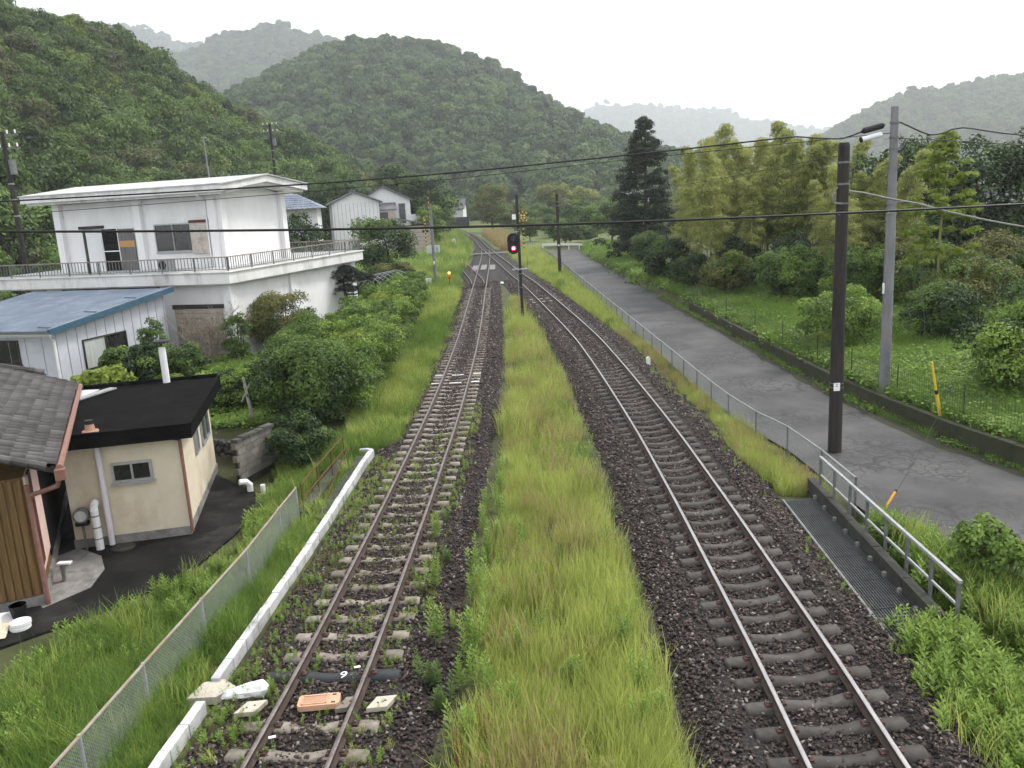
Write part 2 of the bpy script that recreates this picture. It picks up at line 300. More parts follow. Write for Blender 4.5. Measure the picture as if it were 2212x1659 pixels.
# ------------------------------------------------------------------ scattering (geometry nodes, for what nobody could count)
def proto_collection(name, meshes):
    c = bpy.data.collections.new(name)
    for i, me in enumerate(meshes):
        c.objects.link(bpy.data.objects.new('%s_%02d' % (name, i), me))
    return c
def scatter(name, P, rot, scl, pick, coll, label, cat, parent=None, loc=None):
    me = bpy.data.meshes.new(name); P = np.asarray(P, np.float32)
    me.vertices.add(len(P)); me.vertices.foreach_set('co', P.ravel())
    a = me.attributes.new('rot', 'FLOAT_VECTOR', 'POINT'); a.data.foreach_set('vector', np.asarray(rot, np.float32).ravel())
    a = me.attributes.new('scl', 'FLOAT_VECTOR', 'POINT'); a.data.foreach_set('vector', np.asarray(scl, np.float32).ravel())
    a = me.attributes.new('pick', 'INT', 'POINT'); a.data.foreach_set('value', np.asarray(pick, np.int32))
    g = bpy.data.node_groups.new(name + '_scatter', 'GeometryNodeTree')
    g.interface.new_socket('Geometry', in_out='INPUT', socket_type='NodeSocketGeometry'); g.interface.new_socket('Geometry', in_out='OUTPUT', socket_type='NodeSocketGeometry')
    n = lambda k: g.nodes.new(k)
    gi = n('NodeGroupInput'); go = n('NodeGroupOutput'); ci = n('GeometryNodeCollectionInfo'); ci.inputs[0].default_value = coll
    ci.inputs['Separate Children'].default_value = True; ci.inputs['Reset Children'].default_value = True
    ip = n('GeometryNodeInstanceOnPoints'); ip.inputs['Pick Instance'].default_value = True
    def attr(nm, ty):
        q = n('GeometryNodeInputNamedAttribute'); q.data_type = ty; q.inputs[0].default_value = nm; return q.outputs[0]
    e2r = n('FunctionNodeEulerToRotation')
    L = g.links.new
    L(gi.outputs[0], ip.inputs['Points']); L(ci.outputs[0], ip.inputs['Instance']); L(attr('pick', 'INT'), ip.inputs['Instance Index'])
    L(attr('rot', 'FLOAT_VECTOR'), e2r.inputs[0]); L(e2r.outputs[0], ip.inputs['Rotation']); L(attr('scl', 'FLOAT_VECTOR'), ip.inputs['Scale'])
    L(ip.outputs[0], go.inputs[0])
    o = link(name, me, parent, loc); md = o.modifiers.new('scatter', 'NODES'); md.node_group = g
    return tag(o, label, cat, None, 'stuff')
def rand_rot(rng, n, tilt=0.15):
    r = np.zeros((n, 3)); r[:, 0] = rng.normal(0, tilt, n); r[:, 1] = rng.normal(0, tilt, n); r[:, 2] = rng.uniform(0, 6.283, n); return r

# ------------------------------------------------------------------ foliage
def leaves(rng, P, Nn, size, aspect=0.5, jit=0.6, droop=0.0, tint=None):
    """one folded diamond leaf per point, roughly facing Nn"""
    n = len(P); Nn = Nn + rng.normal(0, jit, (n, 3)); Nn[:, 2] += 0.25; Nn /= np.linalg.norm(Nn, axis=1)[:, None] + 1e-9
    t = rng.normal(0, 1, (n, 3)); t[:, 2] -= droop; t -= Nn * (t * Nn).sum(1)[:, None]; t /= np.linalg.norm(t, axis=1)[:, None] + 1e-9
    b = np.cross(Nn, t); s = (size * rng.uniform(0.6, 1.35, n))[:, None]
    V = np.empty((n, 4, 3)); V[:, 0] = P - t * s * 0.5; V[:, 2] = P + t * s * 0.5
    V[:, 1] = P + b * s * aspect * 0.5 + t * s * 0.08 + Nn * s * 0.06; V[:, 3] = P - b * s * aspect * 0.5 + t * s * 0.08 + Nn * s * 0.06
    return V.reshape(-1, 3), np.arange(n * 4).reshape(n, 4)
def sph(rng, n):
    d = rng.normal(0, 1, (n, 3)); return d / np.linalg.norm(d, axis=1)[:, None]
def blobs(rng, c, r, k, rr, low=-0.4):
    """k sub-clumps over the surface of an ellipsoid"""
    out = []
    while len(out) < k:
        d = sph(rng, 1)[0]
        if d[2] < low: continue
        q = np.array(c) + d * np.array(r) * rng.uniform(0.62, 1.0)
        out.append((q, rr * rng.uniform(0.65, 1.3)))
    return out
def crown_mesh(name, seed, clumps, n, size, mat, aspect=0.55, jit=0.55, flat=0.8, droop=0.0, extra=None):
    """leaf faces over many clumps; extra = (material, share) for odd leaves of another kind"""
    rng = np.random.default_rng(seed); C = np.array([c[0] for c in clumps]); Rr = np.array([c[1] for c in clumps])
    wgt = Rr ** 2; k = rng.choice(len(C), n, p=wgt / wgt.sum()); d = sph(rng, n); d[:, 2] = np.where(d[:, 2] < -0.3, -d[:, 2], d[:, 2])
    rad = Rr[k] * rng.uniform(0.55, 1.08, n)
    P = C[k] + d * rad[:, None] * np.array([1, 1, flat])
    V, F = leaves(rng, P, d, size, aspect, jit, droop)
    ct = rng.uniform(0, 1, len(C)); tint = np.clip(0.55 * ct[k] + 0.25 * rng.uniform(0, 1, n) + 0.2 * np.clip(d[:, 2], 0, 1), 0, 1)  # last term paints top light: leaves on each clump's upper side are lighter
    if extra:
        cm = rng.uniform(0, 1, len(C)) < extra[1]; mi = (cm[k] & (rng.uniform(0, 1, n) < 0.85)).astype(int)
        return npmesh(name, V, F, mat, tint, [mat, extra[0]], mi)
    return npmesh(name, V, F, mat, tint)
def blade_mesh(name, seed, n, h, wd, spread, mat, lean=0.35, tipw=0.15):
    rng = np.random.default_rng(seed); V = []; F = []; T = []
    for i in range(n):
        a = rng.uniform(0, 6.283); r = spread * math.sqrt(rng.uniform()); b = np.array([r * math.cos(a), r * math.sin(a), -0.02])
        hh = h * rng.uniform(0.55, 1.15); la = rng.uniform(0, 6.283); ln = lean * hh * rng.uniform(0.2, 1.2); dv = np.array([math.cos(la), math.sin(la), 0]); sd = np.array([-dv[1], dv[0], 0])
        q = rng.uniform(0, 6.283); sd = np.array([math.cos(q), math.sin(q), 0]) * wd * rng.uniform(0.7, 1.3) / 2
        m = b + dv * ln * 0.3 + np.array([0, 0, hh * 0.6]); t = b + dv * ln + np.array([0, 0, hh])
        o = len(V); V += [b - sd, b + sd, m + sd * 0.8, m - sd * 0.8, t + sd * tipw, t - sd * tipw]; F += [(o, o + 1, o + 2, o + 3), (o + 3, o + 2, o + 4, o + 5)]
        tt = rng.uniform(); T += [tt, tt]
    return npmesh(name, V, F, mat, T)
def weed_mesh(name, seed, h, mat, n=34, ls=0.10, stems=3, spread=0.06):
    """upright leafy weed: stems with whorls of narrow leaves"""
    rng = np.random.default_rng(seed); V = []; F = []; T = []
    for s in range(stems):
        bx, by = rng.normal(0, spread, 2); hh = h * rng.uniform(0.7, 1.05); lx, ly = rng.normal(0, 0.08, 2) * hh
        o = len(V); V += [(bx - .004, by, -.02), (bx + .004, by, -.02), (bx + lx + .003, by + ly, hh), (bx + lx - .003, by + ly, hh)]; F.append((o, o + 1, o + 2, o + 3)); T.append(0.3)
        for i in range(n):
            f = 0.12 + 0.88 * (i / n) ** 0.9; a = i * 2.4 + rng.uniform(-.3, .3); L = ls * (1.25 - 0.75 * f) * rng.uniform(0.7, 1.2)
            p = np.array([bx + lx * f, by + ly * f, hh * f]); d = np.array([math.cos(a), math.sin(a), 0.45 + 0.5 * f]); d /= np.linalg.norm(d); sd = np.array([-math.sin(a), math.cos(a), 0]) * L * 0.17
            q = p + d * L * 0.5; e = p + d * L + np.array([0, 0, -0.12 * L]); o = len(V); V += [p, q + sd, e, q - sd]; F.append((o, o + 1, o + 2, o + 3)); T.append(0.3 + 0.7 * rng.uniform() * f)
    return npmesh(name, V, F, mat, T)
def limbs(mb, rng, base, top, r0, mat, n=5, reach=1.0, h0=0.35):
    base = Vector(base); top = Vector(top); L = (top - base).length
    mid = base.lerp(top, 0.5) + Vector((rng.normal(0, .04) * L, rng.normal(0, .04) * L, 0))
    mb.tube([base - Vector((0, 0, .15)), base.lerp(mid, .5), mid, top], [r0 * 1.25, r0, r0 * 0.75, r0 * 0.25], mat, 7)
    for i in range(n):
        f = h0 + (1 - h0) * (i + 0.5) / n * 0.9; p = base.lerp(top, f); a = i * 2.4 + rng.uniform(-.5, .5); q = reach * rng.uniform(0.6, 1.1)
        d = Vector((math.cos(a) * q, math.sin(a) * q, q * rng.uniform(0.35, 0.9)))
        mb.tube([p, p + d * 0.5 + Vector((0, 0, -.05 * q)), p + d], [r0 * 0.5, r0 * 0.32, r0 * 0.1], mat, 5)
def plant(name, loc, label, cat, crown, trunk=None, group=None, scale=1.0, rz=0.0, crown_name='crown'):
    e = empty(name, loc, label, cat, group, rz); e.scale = (scale,) * 3 if not isinstance(scale, tuple) else scale
    link(crown_name, crown, e)
    if trunk: trunk.build('trunk', e) if isinstance(trunk, MB) else link('trunk', trunk, e)
    return e

# ------------------------------------------------------------------ terrain
LT = [(-3.63, 4.5), (-3.265, 9.7), (-3.085, 12.3), (-2.89, 16.2), (-2.685, 21), (-2.42, 29.2), (-2.255, 39.2), (-2.215, 49), (-2.3, 67.5), (-2.4, 92.9), (-2.56, 114.8), (-2.9, 126)]
RT = [(3.86, 4.5), (4.0, 9), (4.1, 11.5), (4.18, 15.1), (4.26, 19.6), (4.29, 26), (4.11, 37), (3.7, 46.5), (2.09, 69.9), (1.03, 82.2), (-0.35, 99.5), (-1.58, 114), (-2.4, 124.4), (-3.12, 132), (-4.98, 159.5), (-8.23, 195.8), (-11.6, 224), (-22, 290)]
LTs = catmull(LT, 1.0); RTs = catmull(RT, 1.0)
def lx(y): return np.interp(y, LTs[:, 1], LTs[:, 0])
def rx(y): return np.interp(y, RTs[:, 1], RTs[:, 0])
ROAD_L = [(8.15, 4), (8.1, 12), (7.95, 18), (7.78, 22.5), (7.35, 26), (7.15, 30), (7.05, 35), (6.9, 45), (6.65, 58), (6.45, 72), (6.3, 90), (6.1, 105), (5.6, 122)]
ROAD_R = [(15.6, 4), (14.4, 12), (13.3, 18.5), (12.3, 22.8), (11.85, 26.5), (11.6, 29.7), (11.5, 35), (11.45, 42.5), (11.2, 58), (10.6, 72), (10.3, 90), (10.3, 106), (10.8, 122)]
def rl(y): return np.interp(y, [p[1] for p in ROAD_L], [p[0] for p in ROAD_L])
def rr(y): return np.interp(y, [p[1] for p in ROAD_R], [p[0] for p in ROAD_R])
def kx(y): return np.interp(y, [4, 10, 12.9, 16.6, 19.85, 24.1], [-5.5, -5.15, -4.99, -4.77, -4.63, -4.49])
def gz(x, y):
    """ground height"""
    x = np.asarray(x, float); y = np.asarray(y, float)
    z = -0.22 + 0.10 * (fbm(x * 0.6, y * 0.6, 5) - 0.47)
    far = sstep(28, 34, y)
    left = -0.62 * sstep(0.25, 2.4, kx(y) - x) * (1 - sstep(25.5, 28.5, y))          # bank down to the yard
    garden = 0.22 * sstep(5.6, 8.5, -x) * sstep(27.6, 28.2, y)
    z = z + left + garden
    ditch = -0.9 * np.exp(-((x + 5.75) / 0.45) ** 2) * sstep(18.8, 19.4, y) * (1 - sstep(24, 25, y))
    z = z + ditch
    fld = np.where(y < 125, 0.62 * sstep(0.25, 0.4, x - rr(y)) + 0.02 * np.clip(x - rr(y) - 1, 0, 60), 0)
    z = z + fld
    pit = -1.1 * sstep(6.95, 7.15, x) * (1 - sstep(7.55, 7.95, x)) * (1 - sstep(18.0, 18.9, y))
    z = z + pit
    return z
def axis(segs):
    out = []
    for a, b, s in segs: out += list(np.arange(a, b, s))
    return np.array(out + [segs[-1][1]])
gx = axis([(-4000, -400, 300), (-400, -80, 20), (-80, -24, 2), (-24, -12, 0.6), (-12, 17, 0.22), (17, 40, 0.8), (40, 120, 5), (120, 600, 40), (600, 6000, 450)])
gy = axis([(-60, 4, 4), (4, 32, 0.25), (32, 70, 0.6), (70, 160, 2), (160, 500, 12), (500, 9000, 340)])
X, Y = np.meshgrid(gx, gy); Z = gz(X, Y)
nx, ny = len(gx), len(gy); idx = np.arange(nx * ny).reshape(ny, nx)
Fq = np.stack([idx[:-1, :-1], idx[:-1, 1:], idx[1:, 1:], idx[1:, :-1]], -1).reshape(-1, 4)
cx = (X[:-1, :-1] + X[1:, 1:]).ravel() / 2; cy = (Y[:-1, :-1] + Y[1:, 1:]).ravel() / 2
tag(link('ground', npmesh('ground', np.stack([X, Y, Z], -1).reshape(-1, 3), Fq, 'soil', None, ['soil', 'field'], ((np.abs(cx) > 60) | (cy > 130)).astype(int))), kind='structure')

def sheet(name, rows, mat, kind='structure'):
    """grid of points given row by row"""
    A = np.array(rows, float); n, m = A.shape[:2]; k = np.arange(n * m).reshape(n, m)
    F = np.stack([k[:-1, :-1], k[:-1, 1:], k[1:, 1:], k[1:, :-1]], -1).reshape(-1, 4)
    o = link(name, npmesh(name, A.reshape(-1, 3), F, mat)); 
    for p in o.data.polygons: p.use_smooth = True
    return tag(o, kind=kind)
# road and yard
rows = []
for y in np.arange(4, 121.5, 0.8):
    a, b = float(rl(y)) , float(rr(y)) + 0.1
    rows.append([(a + (b - a) * t, y, -0.155 - 0.02 * abs(t - 0.5) * 2 + 0.02 * math.sin(y * 0.9 + t * 5)) for t in np.linspace(0, 1, 9)])
road = sheet('road', rows, 'asphalt')
# ballast bed: one shoulder profile for both tracks
def bz(x, y):
    a = np.abs(x - lx(y)); b = np.abs(x - rx(y)); cant = 0.045 + 0.085 * (x - rx(y)) / 1.13
    za = -0.02 - 0.24 * sstep(1.25, 2.0, a); zb = -0.02 + np.where(b < 1.3, cant * (1 - sstep(60, 90, y)), cant * (1 - sstep(60, 90, y)) * 0.5) - 0.26 * sstep(1.35, 2.3, b)
    inn = np.where(b < 1.12, -0.055, np.where(a < 1.12, -0.035, 0)) * (1 - .85 * sstep(26, 44, y))
    return np.maximum(za, zb) + inn + 0.035 * (fbm(x * 2.1, y * 2.1, 9) - 0.47)
rows = []
for y in list(np.arange(4, 40, 0.3)) + list(np.arange(40, 132, 0.8)):
    x0 = max(float(kx(y)) + 0.15, -4.85) if y < 25 else float(lx(y)) - 1.9; x1 = min(float(rx(y)) + 2.25, float(rl(y)) - 0.55)
    if y < 20: x1 = min(x1, 6.3)
    xs = np.linspace(x0, x1, 40); rows.append([(x, y, float(bz(x, y))) for x in xs])
sheet('ballast_bed', rows, 'ballast')
rows = []
for y in np.arange(8, 60, .25):
    e_ = float(rr(y)) + .05; w_ = .28 + .55 * float(fbm(np.array(y * .7), np.array(2.0), 31)); rows.append([(e_ - w_ * t, y, -.168 + .006 + .014 * (1 - t) + .02 * math.sin(y * .9 + (1 - .15 * t) * 5)) for t in (0, .35, .7, 1)])
sheet('road_edge_dirt', rows, 'mossy')
rows = []
for y in np.arange(131.5, 300, 2.5): rows.append([(float(rx(y)) + t, y, -0.04 - 0.28 * sstep(1.2, 1.9, abs(t)).item()) for t in (-1.9, -1.2, 0, 1.2, 1.9)])
sheet('ballast_bed', rows, 'ballast')
# paved yard beside the shed
YARD = [(-10.5, 14.9), (-8.6, 16.7), (-7.75, 18.2), (-7.35, 20.2), (-7.3, 21.9), (-7.75, 23.6), (-9.6, 25.6), (-11.5, 26.5), (-16, 24), (-16, 13)]
rng = np.random.default_rng(3)
def inpoly(px, py, poly):
    c = np.zeros(px.shape, bool); n = len(poly)
    for i in range(n):
        x1, y1 = poly[i]; x2, y2 = poly[(i + 1) % n]
        cond = ((y1 > py) != (y2 > py)) & (px < (x2 - x1) * (py - y1) / (y2 - y1 + 1e-12) + x1); c ^= cond
    return c
mb = MB(); pp = [(x + 0.0, y, -0.775) for x, y in YARD]; mb.prism([(x, y, -0.95) for x, y in YARD], (0, 0, 0.175), 'yard'); tag(mb.build('yard_paving'), kind='structure')
# deeper ballast stones, each a real stone
def stone_mesh(name, seed, mat):
    rng = np.random.default_rng(seed)
    v = np.array([(1, 0, 0), (-1, 0, 0), (0, 1, 0), (0, -1, 0), (0, 0, 1), (0, 0, -1)], float) * rng.uniform(0.6, 1.15, (6, 1)) + rng.normal(0, 0.22, (6, 3)); v *= np.array([1.2, 0.9, 0.7])
    return npmesh(name, v * 0.5, [(0, 2, 4), (2, 1, 4), (1, 3, 4), (3, 0, 4), (2, 0, 5), (1, 2, 5), (3, 1, 5), (0, 3, 5)], mat)
SM = [np.array([v.co for v in stone_mesh('q', i, 'stone_dark').vertices]) for i in range(12)]
SFc = np.array([(0, 2, 4), (2, 1, 4), (1, 3, 4), (3, 0, 4), (2, 0, 5), (1, 2, 5), (3, 1, 5), (0, 3, 5)])
def stones(seed, n, y0, y1, x0, x1, size):
    rng = np.random.default_rng(seed); y = rng.uniform(y0, y1, n); x = x0(y) + (x1(y) - x0(y)) * rng.uniform(0, 1, n)
    z = bz(x, y) + rng.uniform(0.0, 0.03, n); s = size * rng.uniform(0.6, 1.45, n)
    q = rng.normal(0, 1, (n, 4)); q /= np.linalg.norm(q, axis=1)[:, None]; w_, a, b, c = q.T
    M = np.stack([1 - 2 * (b * b + c * c), 2 * (a * b - c * w_), 2 * (a * c + b * w_), 2 * (a * b + c * w_), 1 - 2 * (a * a + c * c), 2 * (b * c - a * w_), 2 * (a * c - b * w_), 2 * (b * c + a * w_), 1 - 2 * (a * a + b * b)], 1).reshape(n, 3, 3)
    base = np.array(SM)[rng.integers(0, 12, n)]
    V = np.einsum('nij,nkj->nki', M, base) * s[:, None, None] * np.array([1, 1, .8]) + np.stack([x, y, z], 1)[:, None, :]
    return V, rng.choice(3, n, p=[.42, .50, .08])
parts = [stones(1, 19000, 7.5, 22, lambda y: kx(y) + 0.25, lambda y: lx(y) + 2.1, 0.075), stones(2, 14000, 22, 46, lambda y: lx(y) - 1.7, lambda y: lx(y) + 2.0, 0.085),
         stones(3, 21000, 7.0, 22, lambda y: rx(y) - 2.1, lambda y: np.minimum(rx(y) + 2.0, 6.2), 0.075), stones(4, 15000, 22, 46, lambda y: rx(y) - 2.0, lambda y: rx(y) + 2.0, 0.085),
         stones(5, 6000, 46, 78, lambda y: lx(y) - 1.6, lambda y: lx(y) + 1.9, 0.12), stones(6, 6000, 46, 78, lambda y: rx(y) - 1.9, lambda y: rx(y) + 1.9, 0.12)]
SVv = np.concatenate([q[0] for q in parts]); n_ = len(SVv); SFf = (SFc[None] + (np.arange(n_) * 6)[:, None, None]).reshape(-1, 3)
tag(link('ballast_stones', npmesh('ballast_stones', SVv.reshape(-1, 3), SFf, None, None, ['stone_dark', 'stone_brown', 'stone_pale'], np.repeat(np.concatenate([q[1] for q in parts]), 8))), 'dark brown crushed stone ballast under and beside the rails', 'ballast', kind='stuff')

# ------------------------------------------------------------------ hills and their woods
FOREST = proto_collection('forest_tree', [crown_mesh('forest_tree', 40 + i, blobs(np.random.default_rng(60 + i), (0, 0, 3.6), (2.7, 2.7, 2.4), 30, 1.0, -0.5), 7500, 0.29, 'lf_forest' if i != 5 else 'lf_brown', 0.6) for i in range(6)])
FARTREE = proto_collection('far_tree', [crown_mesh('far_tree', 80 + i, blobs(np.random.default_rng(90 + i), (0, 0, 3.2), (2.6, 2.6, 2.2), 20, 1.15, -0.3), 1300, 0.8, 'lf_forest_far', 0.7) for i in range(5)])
def hill(name, rows, ntree, coll, npro, size, label, seed, jitter=0.6, tree_from=0.0):
    """rows: list of polylines (foot ... crest ... back), resampled and lofted, then wooded"""
    m = 90; A = []
    for r in rows:
        r = np.array(r, float); s = np.linspace(0, 1, len(r)); q = np.linspace(0, 1, m); A.append(np.stack([np.interp(q, s, r[:, k]) for k in range(3)], 1))
    A = np.array(A); t = np.linspace(0, 1, len(A)); T = np.linspace(0, 1, 40); B = np.empty((40, m, 3))
    for j in range(m):
        for k in range(3): B[:, j, k] = np.interp(T, t, A[:, j, k])
    rel = np.clip((B[:, :, 2] - B[0, :, 2]) / 30, 0, 1); B[:, :, 2] += rel * size * 1.3 * (fbm(B[:, :, 0] / (size * 7), B[:, :, 1] / (size * 7), seed) - 0.5) * 2
    h = sheet(name, B, 'hillsoil')
    # scatter trees by face area
    rng = np.random.default_rng(seed); P00 = B[:-1, :-1].reshape(-1, 3); P10 = B[1:, :-1].reshape(-1, 3); P01 = B[:-1, 1:].reshape(-1, 3); P11 = B[1:, 1:].reshape(-1, 3)
    ar = np.linalg.norm(np.cross(P10 - P00, P01 - P00), axis=1); k = rng.choice(len(ar), ntree, p=ar / ar.sum()); a = rng.uniform(0, 1, (ntree, 1)); b = rng.uniform(0, 1, (ntree, 1))
    P = (P00[k] * (1 - a) + P10[k] * a) * (1 - b) + (P01[k] * (1 - a) + P11[k] * a) * b; P[:, 2] -= size * 0.12
    s = size / 4.0 * np.clip(rng.lognormal(-.05, .30, ntree), .5, 1.55) * (0.8 + 0.5 * fbm(P[:, 0] / 40, P[:, 1] / 40, seed + 3)); sc = np.stack([s, s, s * rng.uniform(0.85, 1.25, ntree)], 1)
    scatter('wood', P, rand_rot(rng, ntree, 0.08), sc, rng.integers(0, npro, ntree), coll, label, 'wood')
    return h
hill('hill', [
    [(-70, 20, -0.5), (-52, 60, -0.5), (-50, 80, -0.5), (-54, 105, -0.5), (-50, 135, -0.5), (-40, 165, -0.5), (-28, 200, -0.5), (-22, 235, -0.5), (-20, 262, -0.5)],
    [(-84, 50, 17), (-70, 85, 15), (-68, 105, 14), (-66, 128, 12), (-58, 152, 10.5), (-46, 180, 9), (-37, 210, 7), (-31, 240, 4), (-25, 265, 1)],
    [(-110, 120, 40), (-96, 152, 38), (-86, 172, 36), (-80, 185, 34), (-73, 198, 30.5), (-65, 212, 25), (-56, 225, 19), (-45, 238, 12), (-33, 252, 5)],
    [(-140, 150, 44), (-120, 185, 38), (-104, 200, 34), (-96, 215, 34), (-88, 230, 28), (-78, 240, 22), (-66, 250, 15), (-50, 262, 8), (-36, 272, 0)]],
    5200, FOREST, 6, 4.3, 'dense mixed green wood covering the near hillside on the left', 11)
crest = [(x, y, z + float(np.interp(x, [-60, 10, 130], [4, -5, -8]))) for x, y, z in [(-260, 600, 40), (-229.4, 620, 45), (-197.5, 620, 63), (-172.6, 620, 79), (-151.7, 620, 91), (-117.8, 620, 106), (-97.9, 620, 111), (-75.3, 620, 112), (-52.7, 620, 113), (-27.5, 620, 105), (-2.2, 620, 96), (19.9, 620, 85), (42, 620, 71), (67.6, 620, 54), (87, 620, 43), (106.5, 620, 29), (132.8, 620, 0)]]
foot = [(-260 + 24 * i, 330 - 0.02 * (i - 7) ** 2, -1) for i in range(17)]
hill('hill', [foot, [(f[0] * .6 + c[0] * .4, 430, c[2] * 0.36 + 5) for f, c in zip(foot, crest)], [(f[0] * .3 + c[0] * .7, 520, c[2] * 0.70 + 2) for f, c in zip(foot, crest)], crest,
    [(c[0], 760, c[2] * 0.6) for c in crest]], 11000, FARTREE, 5, 4.6, 'hazy green wood on the rounded hill beyond the railway', 22)
def ridge(name, crest, depth, ntree, size, label, seed):
    foot = [(c[0], c[1] - depth, -2) for c in crest]
    hill(name, [foot, [(c[0], c[1] - depth * 0.45, c[2] * 0.5) for c in crest], crest, [(c[0], c[1] + depth * 0.5, c[2] * 0.6) for c in crest]], ntree, FARTREE, 5, size, label, seed)
ridge('hill', [(-700, 1500, 240), (-532, 1500, 268), (-484, 1500, 281), (-451, 1500, 294), (-388, 1500, 302), (-357, 1500, 306), (-327, 1500, 295), (-282, 1500, 283), (-237, 1500, 265), (-163, 1500, 214), (-98, 1500, 136), (0, 1500, 40)], 600, 14000, 6.5, 'pale misty woods on the ridge with a small knob on top', 33)
ridge('hill', [(-1900, 2200, 430), (-1428, 2200, 465), (-1151, 2200, 492), (-1061, 2200, 492), (-995, 2200, 482), (-917, 2200, 470), (-861, 2200, 464), (-808, 2200, 442), (-721, 2200, 414), (-625, 2200, 357), (-400, 2200, 250)], 700, 12000, 8, 'faint misty woods on the highest ridge at the far left', 44)
ridge('hill', [(300, 1300, 2), (391, 1300, 12), (446, 1300, 46), (501, 1300, 73), (542, 1300, 97), (589, 1300, 118), (637, 1300, 128), (692, 1300, 135), (732, 1300, 141), (794, 1300, 144), (909, 1300, 156), (1113, 1300, 165), (1500, 1300, 150)], 550, 15000, 5.5, 'pale misty woods on the slope rising at the far right', 55)
ridge('hill', [(-100, 3500, 200), (233, 3500, 295), (420, 3500, 352), (568, 3500, 337), (753, 3500, 311), (901, 3500, 294), (1050, 3500, 247), (1199, 3500, 216), (1349, 3500, 190), (1538, 3500, 150), (1900, 3500, 90)], 900, 8000, 12, 'almost white woods on the farthest ridge behind the bamboo', 66)

# ------------------------------------------------------------------ haze: even air round the camera and everything
hz = MB().box((0, 2450, 310), (6200, 5100, 640), 'black').build('haze'); hz.data.materials.clear()
m, t = newmat('haze_air'); vo = N(t, 'VolumePrincipled'); vo.inputs['Color'].default_value = (0.92, 0.95, 1.0, 1); vo.inputs['Density'].default_value = 0.00031
vo.inputs['Anisotropy'].default_value = 0.3; t.links.new(vo.outputs[0], N(t, 'OutputMaterial').inputs['Volume']); hz.data.materials.append(m)
tag(hz, 'pale wet haze filling the valley air', 'haze', kind='stuff')

# ------------------------------------------------------------------ railway tracks
def rail_mesh(name, C, off, head, cant=0.0, z0=0.0):
    """flat-bottomed rail along the centre line C at lateral offset off"""
    T = np.gradient(C, axis=0); T /= np.linalg.norm(T, axis=1)[:, None]; Nn = np.stack([T[:, 1], -T[:, 0]], 1)
    prof = [(-.062, 0.0), (.062, 0.0), (.062, .018), (.012, .034), (.010, .105), (.034, .118), (.034, .146), (.026, .153), (-.026, .153), (-.034, .146), (-.034, .118), (-.010, .105), (-.012, .034), (-.062, .018)]
    n = len(prof); V = []; F = []; M = []
    cv = cant if np.ndim(cant) else np.full(len(C), cant)
    for i in range(len(C)):
        zc = z0 + cv[i] * (off / 1.13 + 0.5)
        for a, b in prof: V.append((C[i, 0] + Nn[i, 0] * (off + a), C[i, 1] + Nn[i, 1] * (off + a), zc + b))
    for i in range(len(C) - 1):
        for j in range(n):
            k = (j + 1) % n; F.append((i * n + j, i * n + k, (i + 1) * n + k, (i + 1) * n + j)); M.append(1 if 6 <= j <= 8 else 0)
    return npmesh(name, V, F, None, None, ['rail_brown', head], M)
def sleeper_mesh(name, mat, L=2.0):
    sec = [(-L / 2, -.005, .085), (-L / 2 + .04, .003, .10), (-.72, .004, .105), (-.40, .0, .10), (-.18, -.035, .085), (.18, -.035, .085), (.40, .0, .10), (.72, .004, .105), (L / 2 - .04, .003, .10), (L / 2, -.005, .085)]
    V = []; F = []
    for x, z, hw in sec: V += [(x, -hw - .025, -.17), (x, hw + .025, -.17), (x, hw, z), (x, -hw, z)]
    for i in range(len(sec) - 1):
        for j in range(4): k = (j + 1) % 4; F.append((i * 4 + j, (i + 1) * 4 + j, (i + 1) * 4 + k, i * 4 + k))
    F += [(0, 1, 2, 3), (len(sec) * 4 - 1, len(sec) * 4 - 2, len(sec) * 4 - 3, len(sec) * 4 - 4)]
    return npmesh(name, V, F, mat)
def fast_mesh(name):
    mb = MB()
    mb.box((0, 0, .003), (.30, .13, .012), 'rail_brown')
    for s in (-1, 1):
        mb.box((s * .105, 0, .018), (.075, .11, .03), 'clip'); mb.box((s * .075, 0, .035), (.05, .045, .025), 'rail_brown'); mb.tube([(s * .10, 0, .03), (s * .10, 0, .065)], .016, 'galv_dull', 6)
    me = bpy.data.meshes.new(name); me.from_pydata(mb.v, [], mb.f)
    for k in mb.mats: me.materials.append(MATS[k])
    me.polygons.foreach_set('material_index', mb.m); return me
SLP = sleeper_mesh('sleeper', 'sleeper_pale'); SLD = sleeper_mesh('sleeper', 'sleeper_dark'); SLB = sleeper_mesh('sleeper', 'sleeper_black', 2.15); FAST = fast_mesh('fastening')
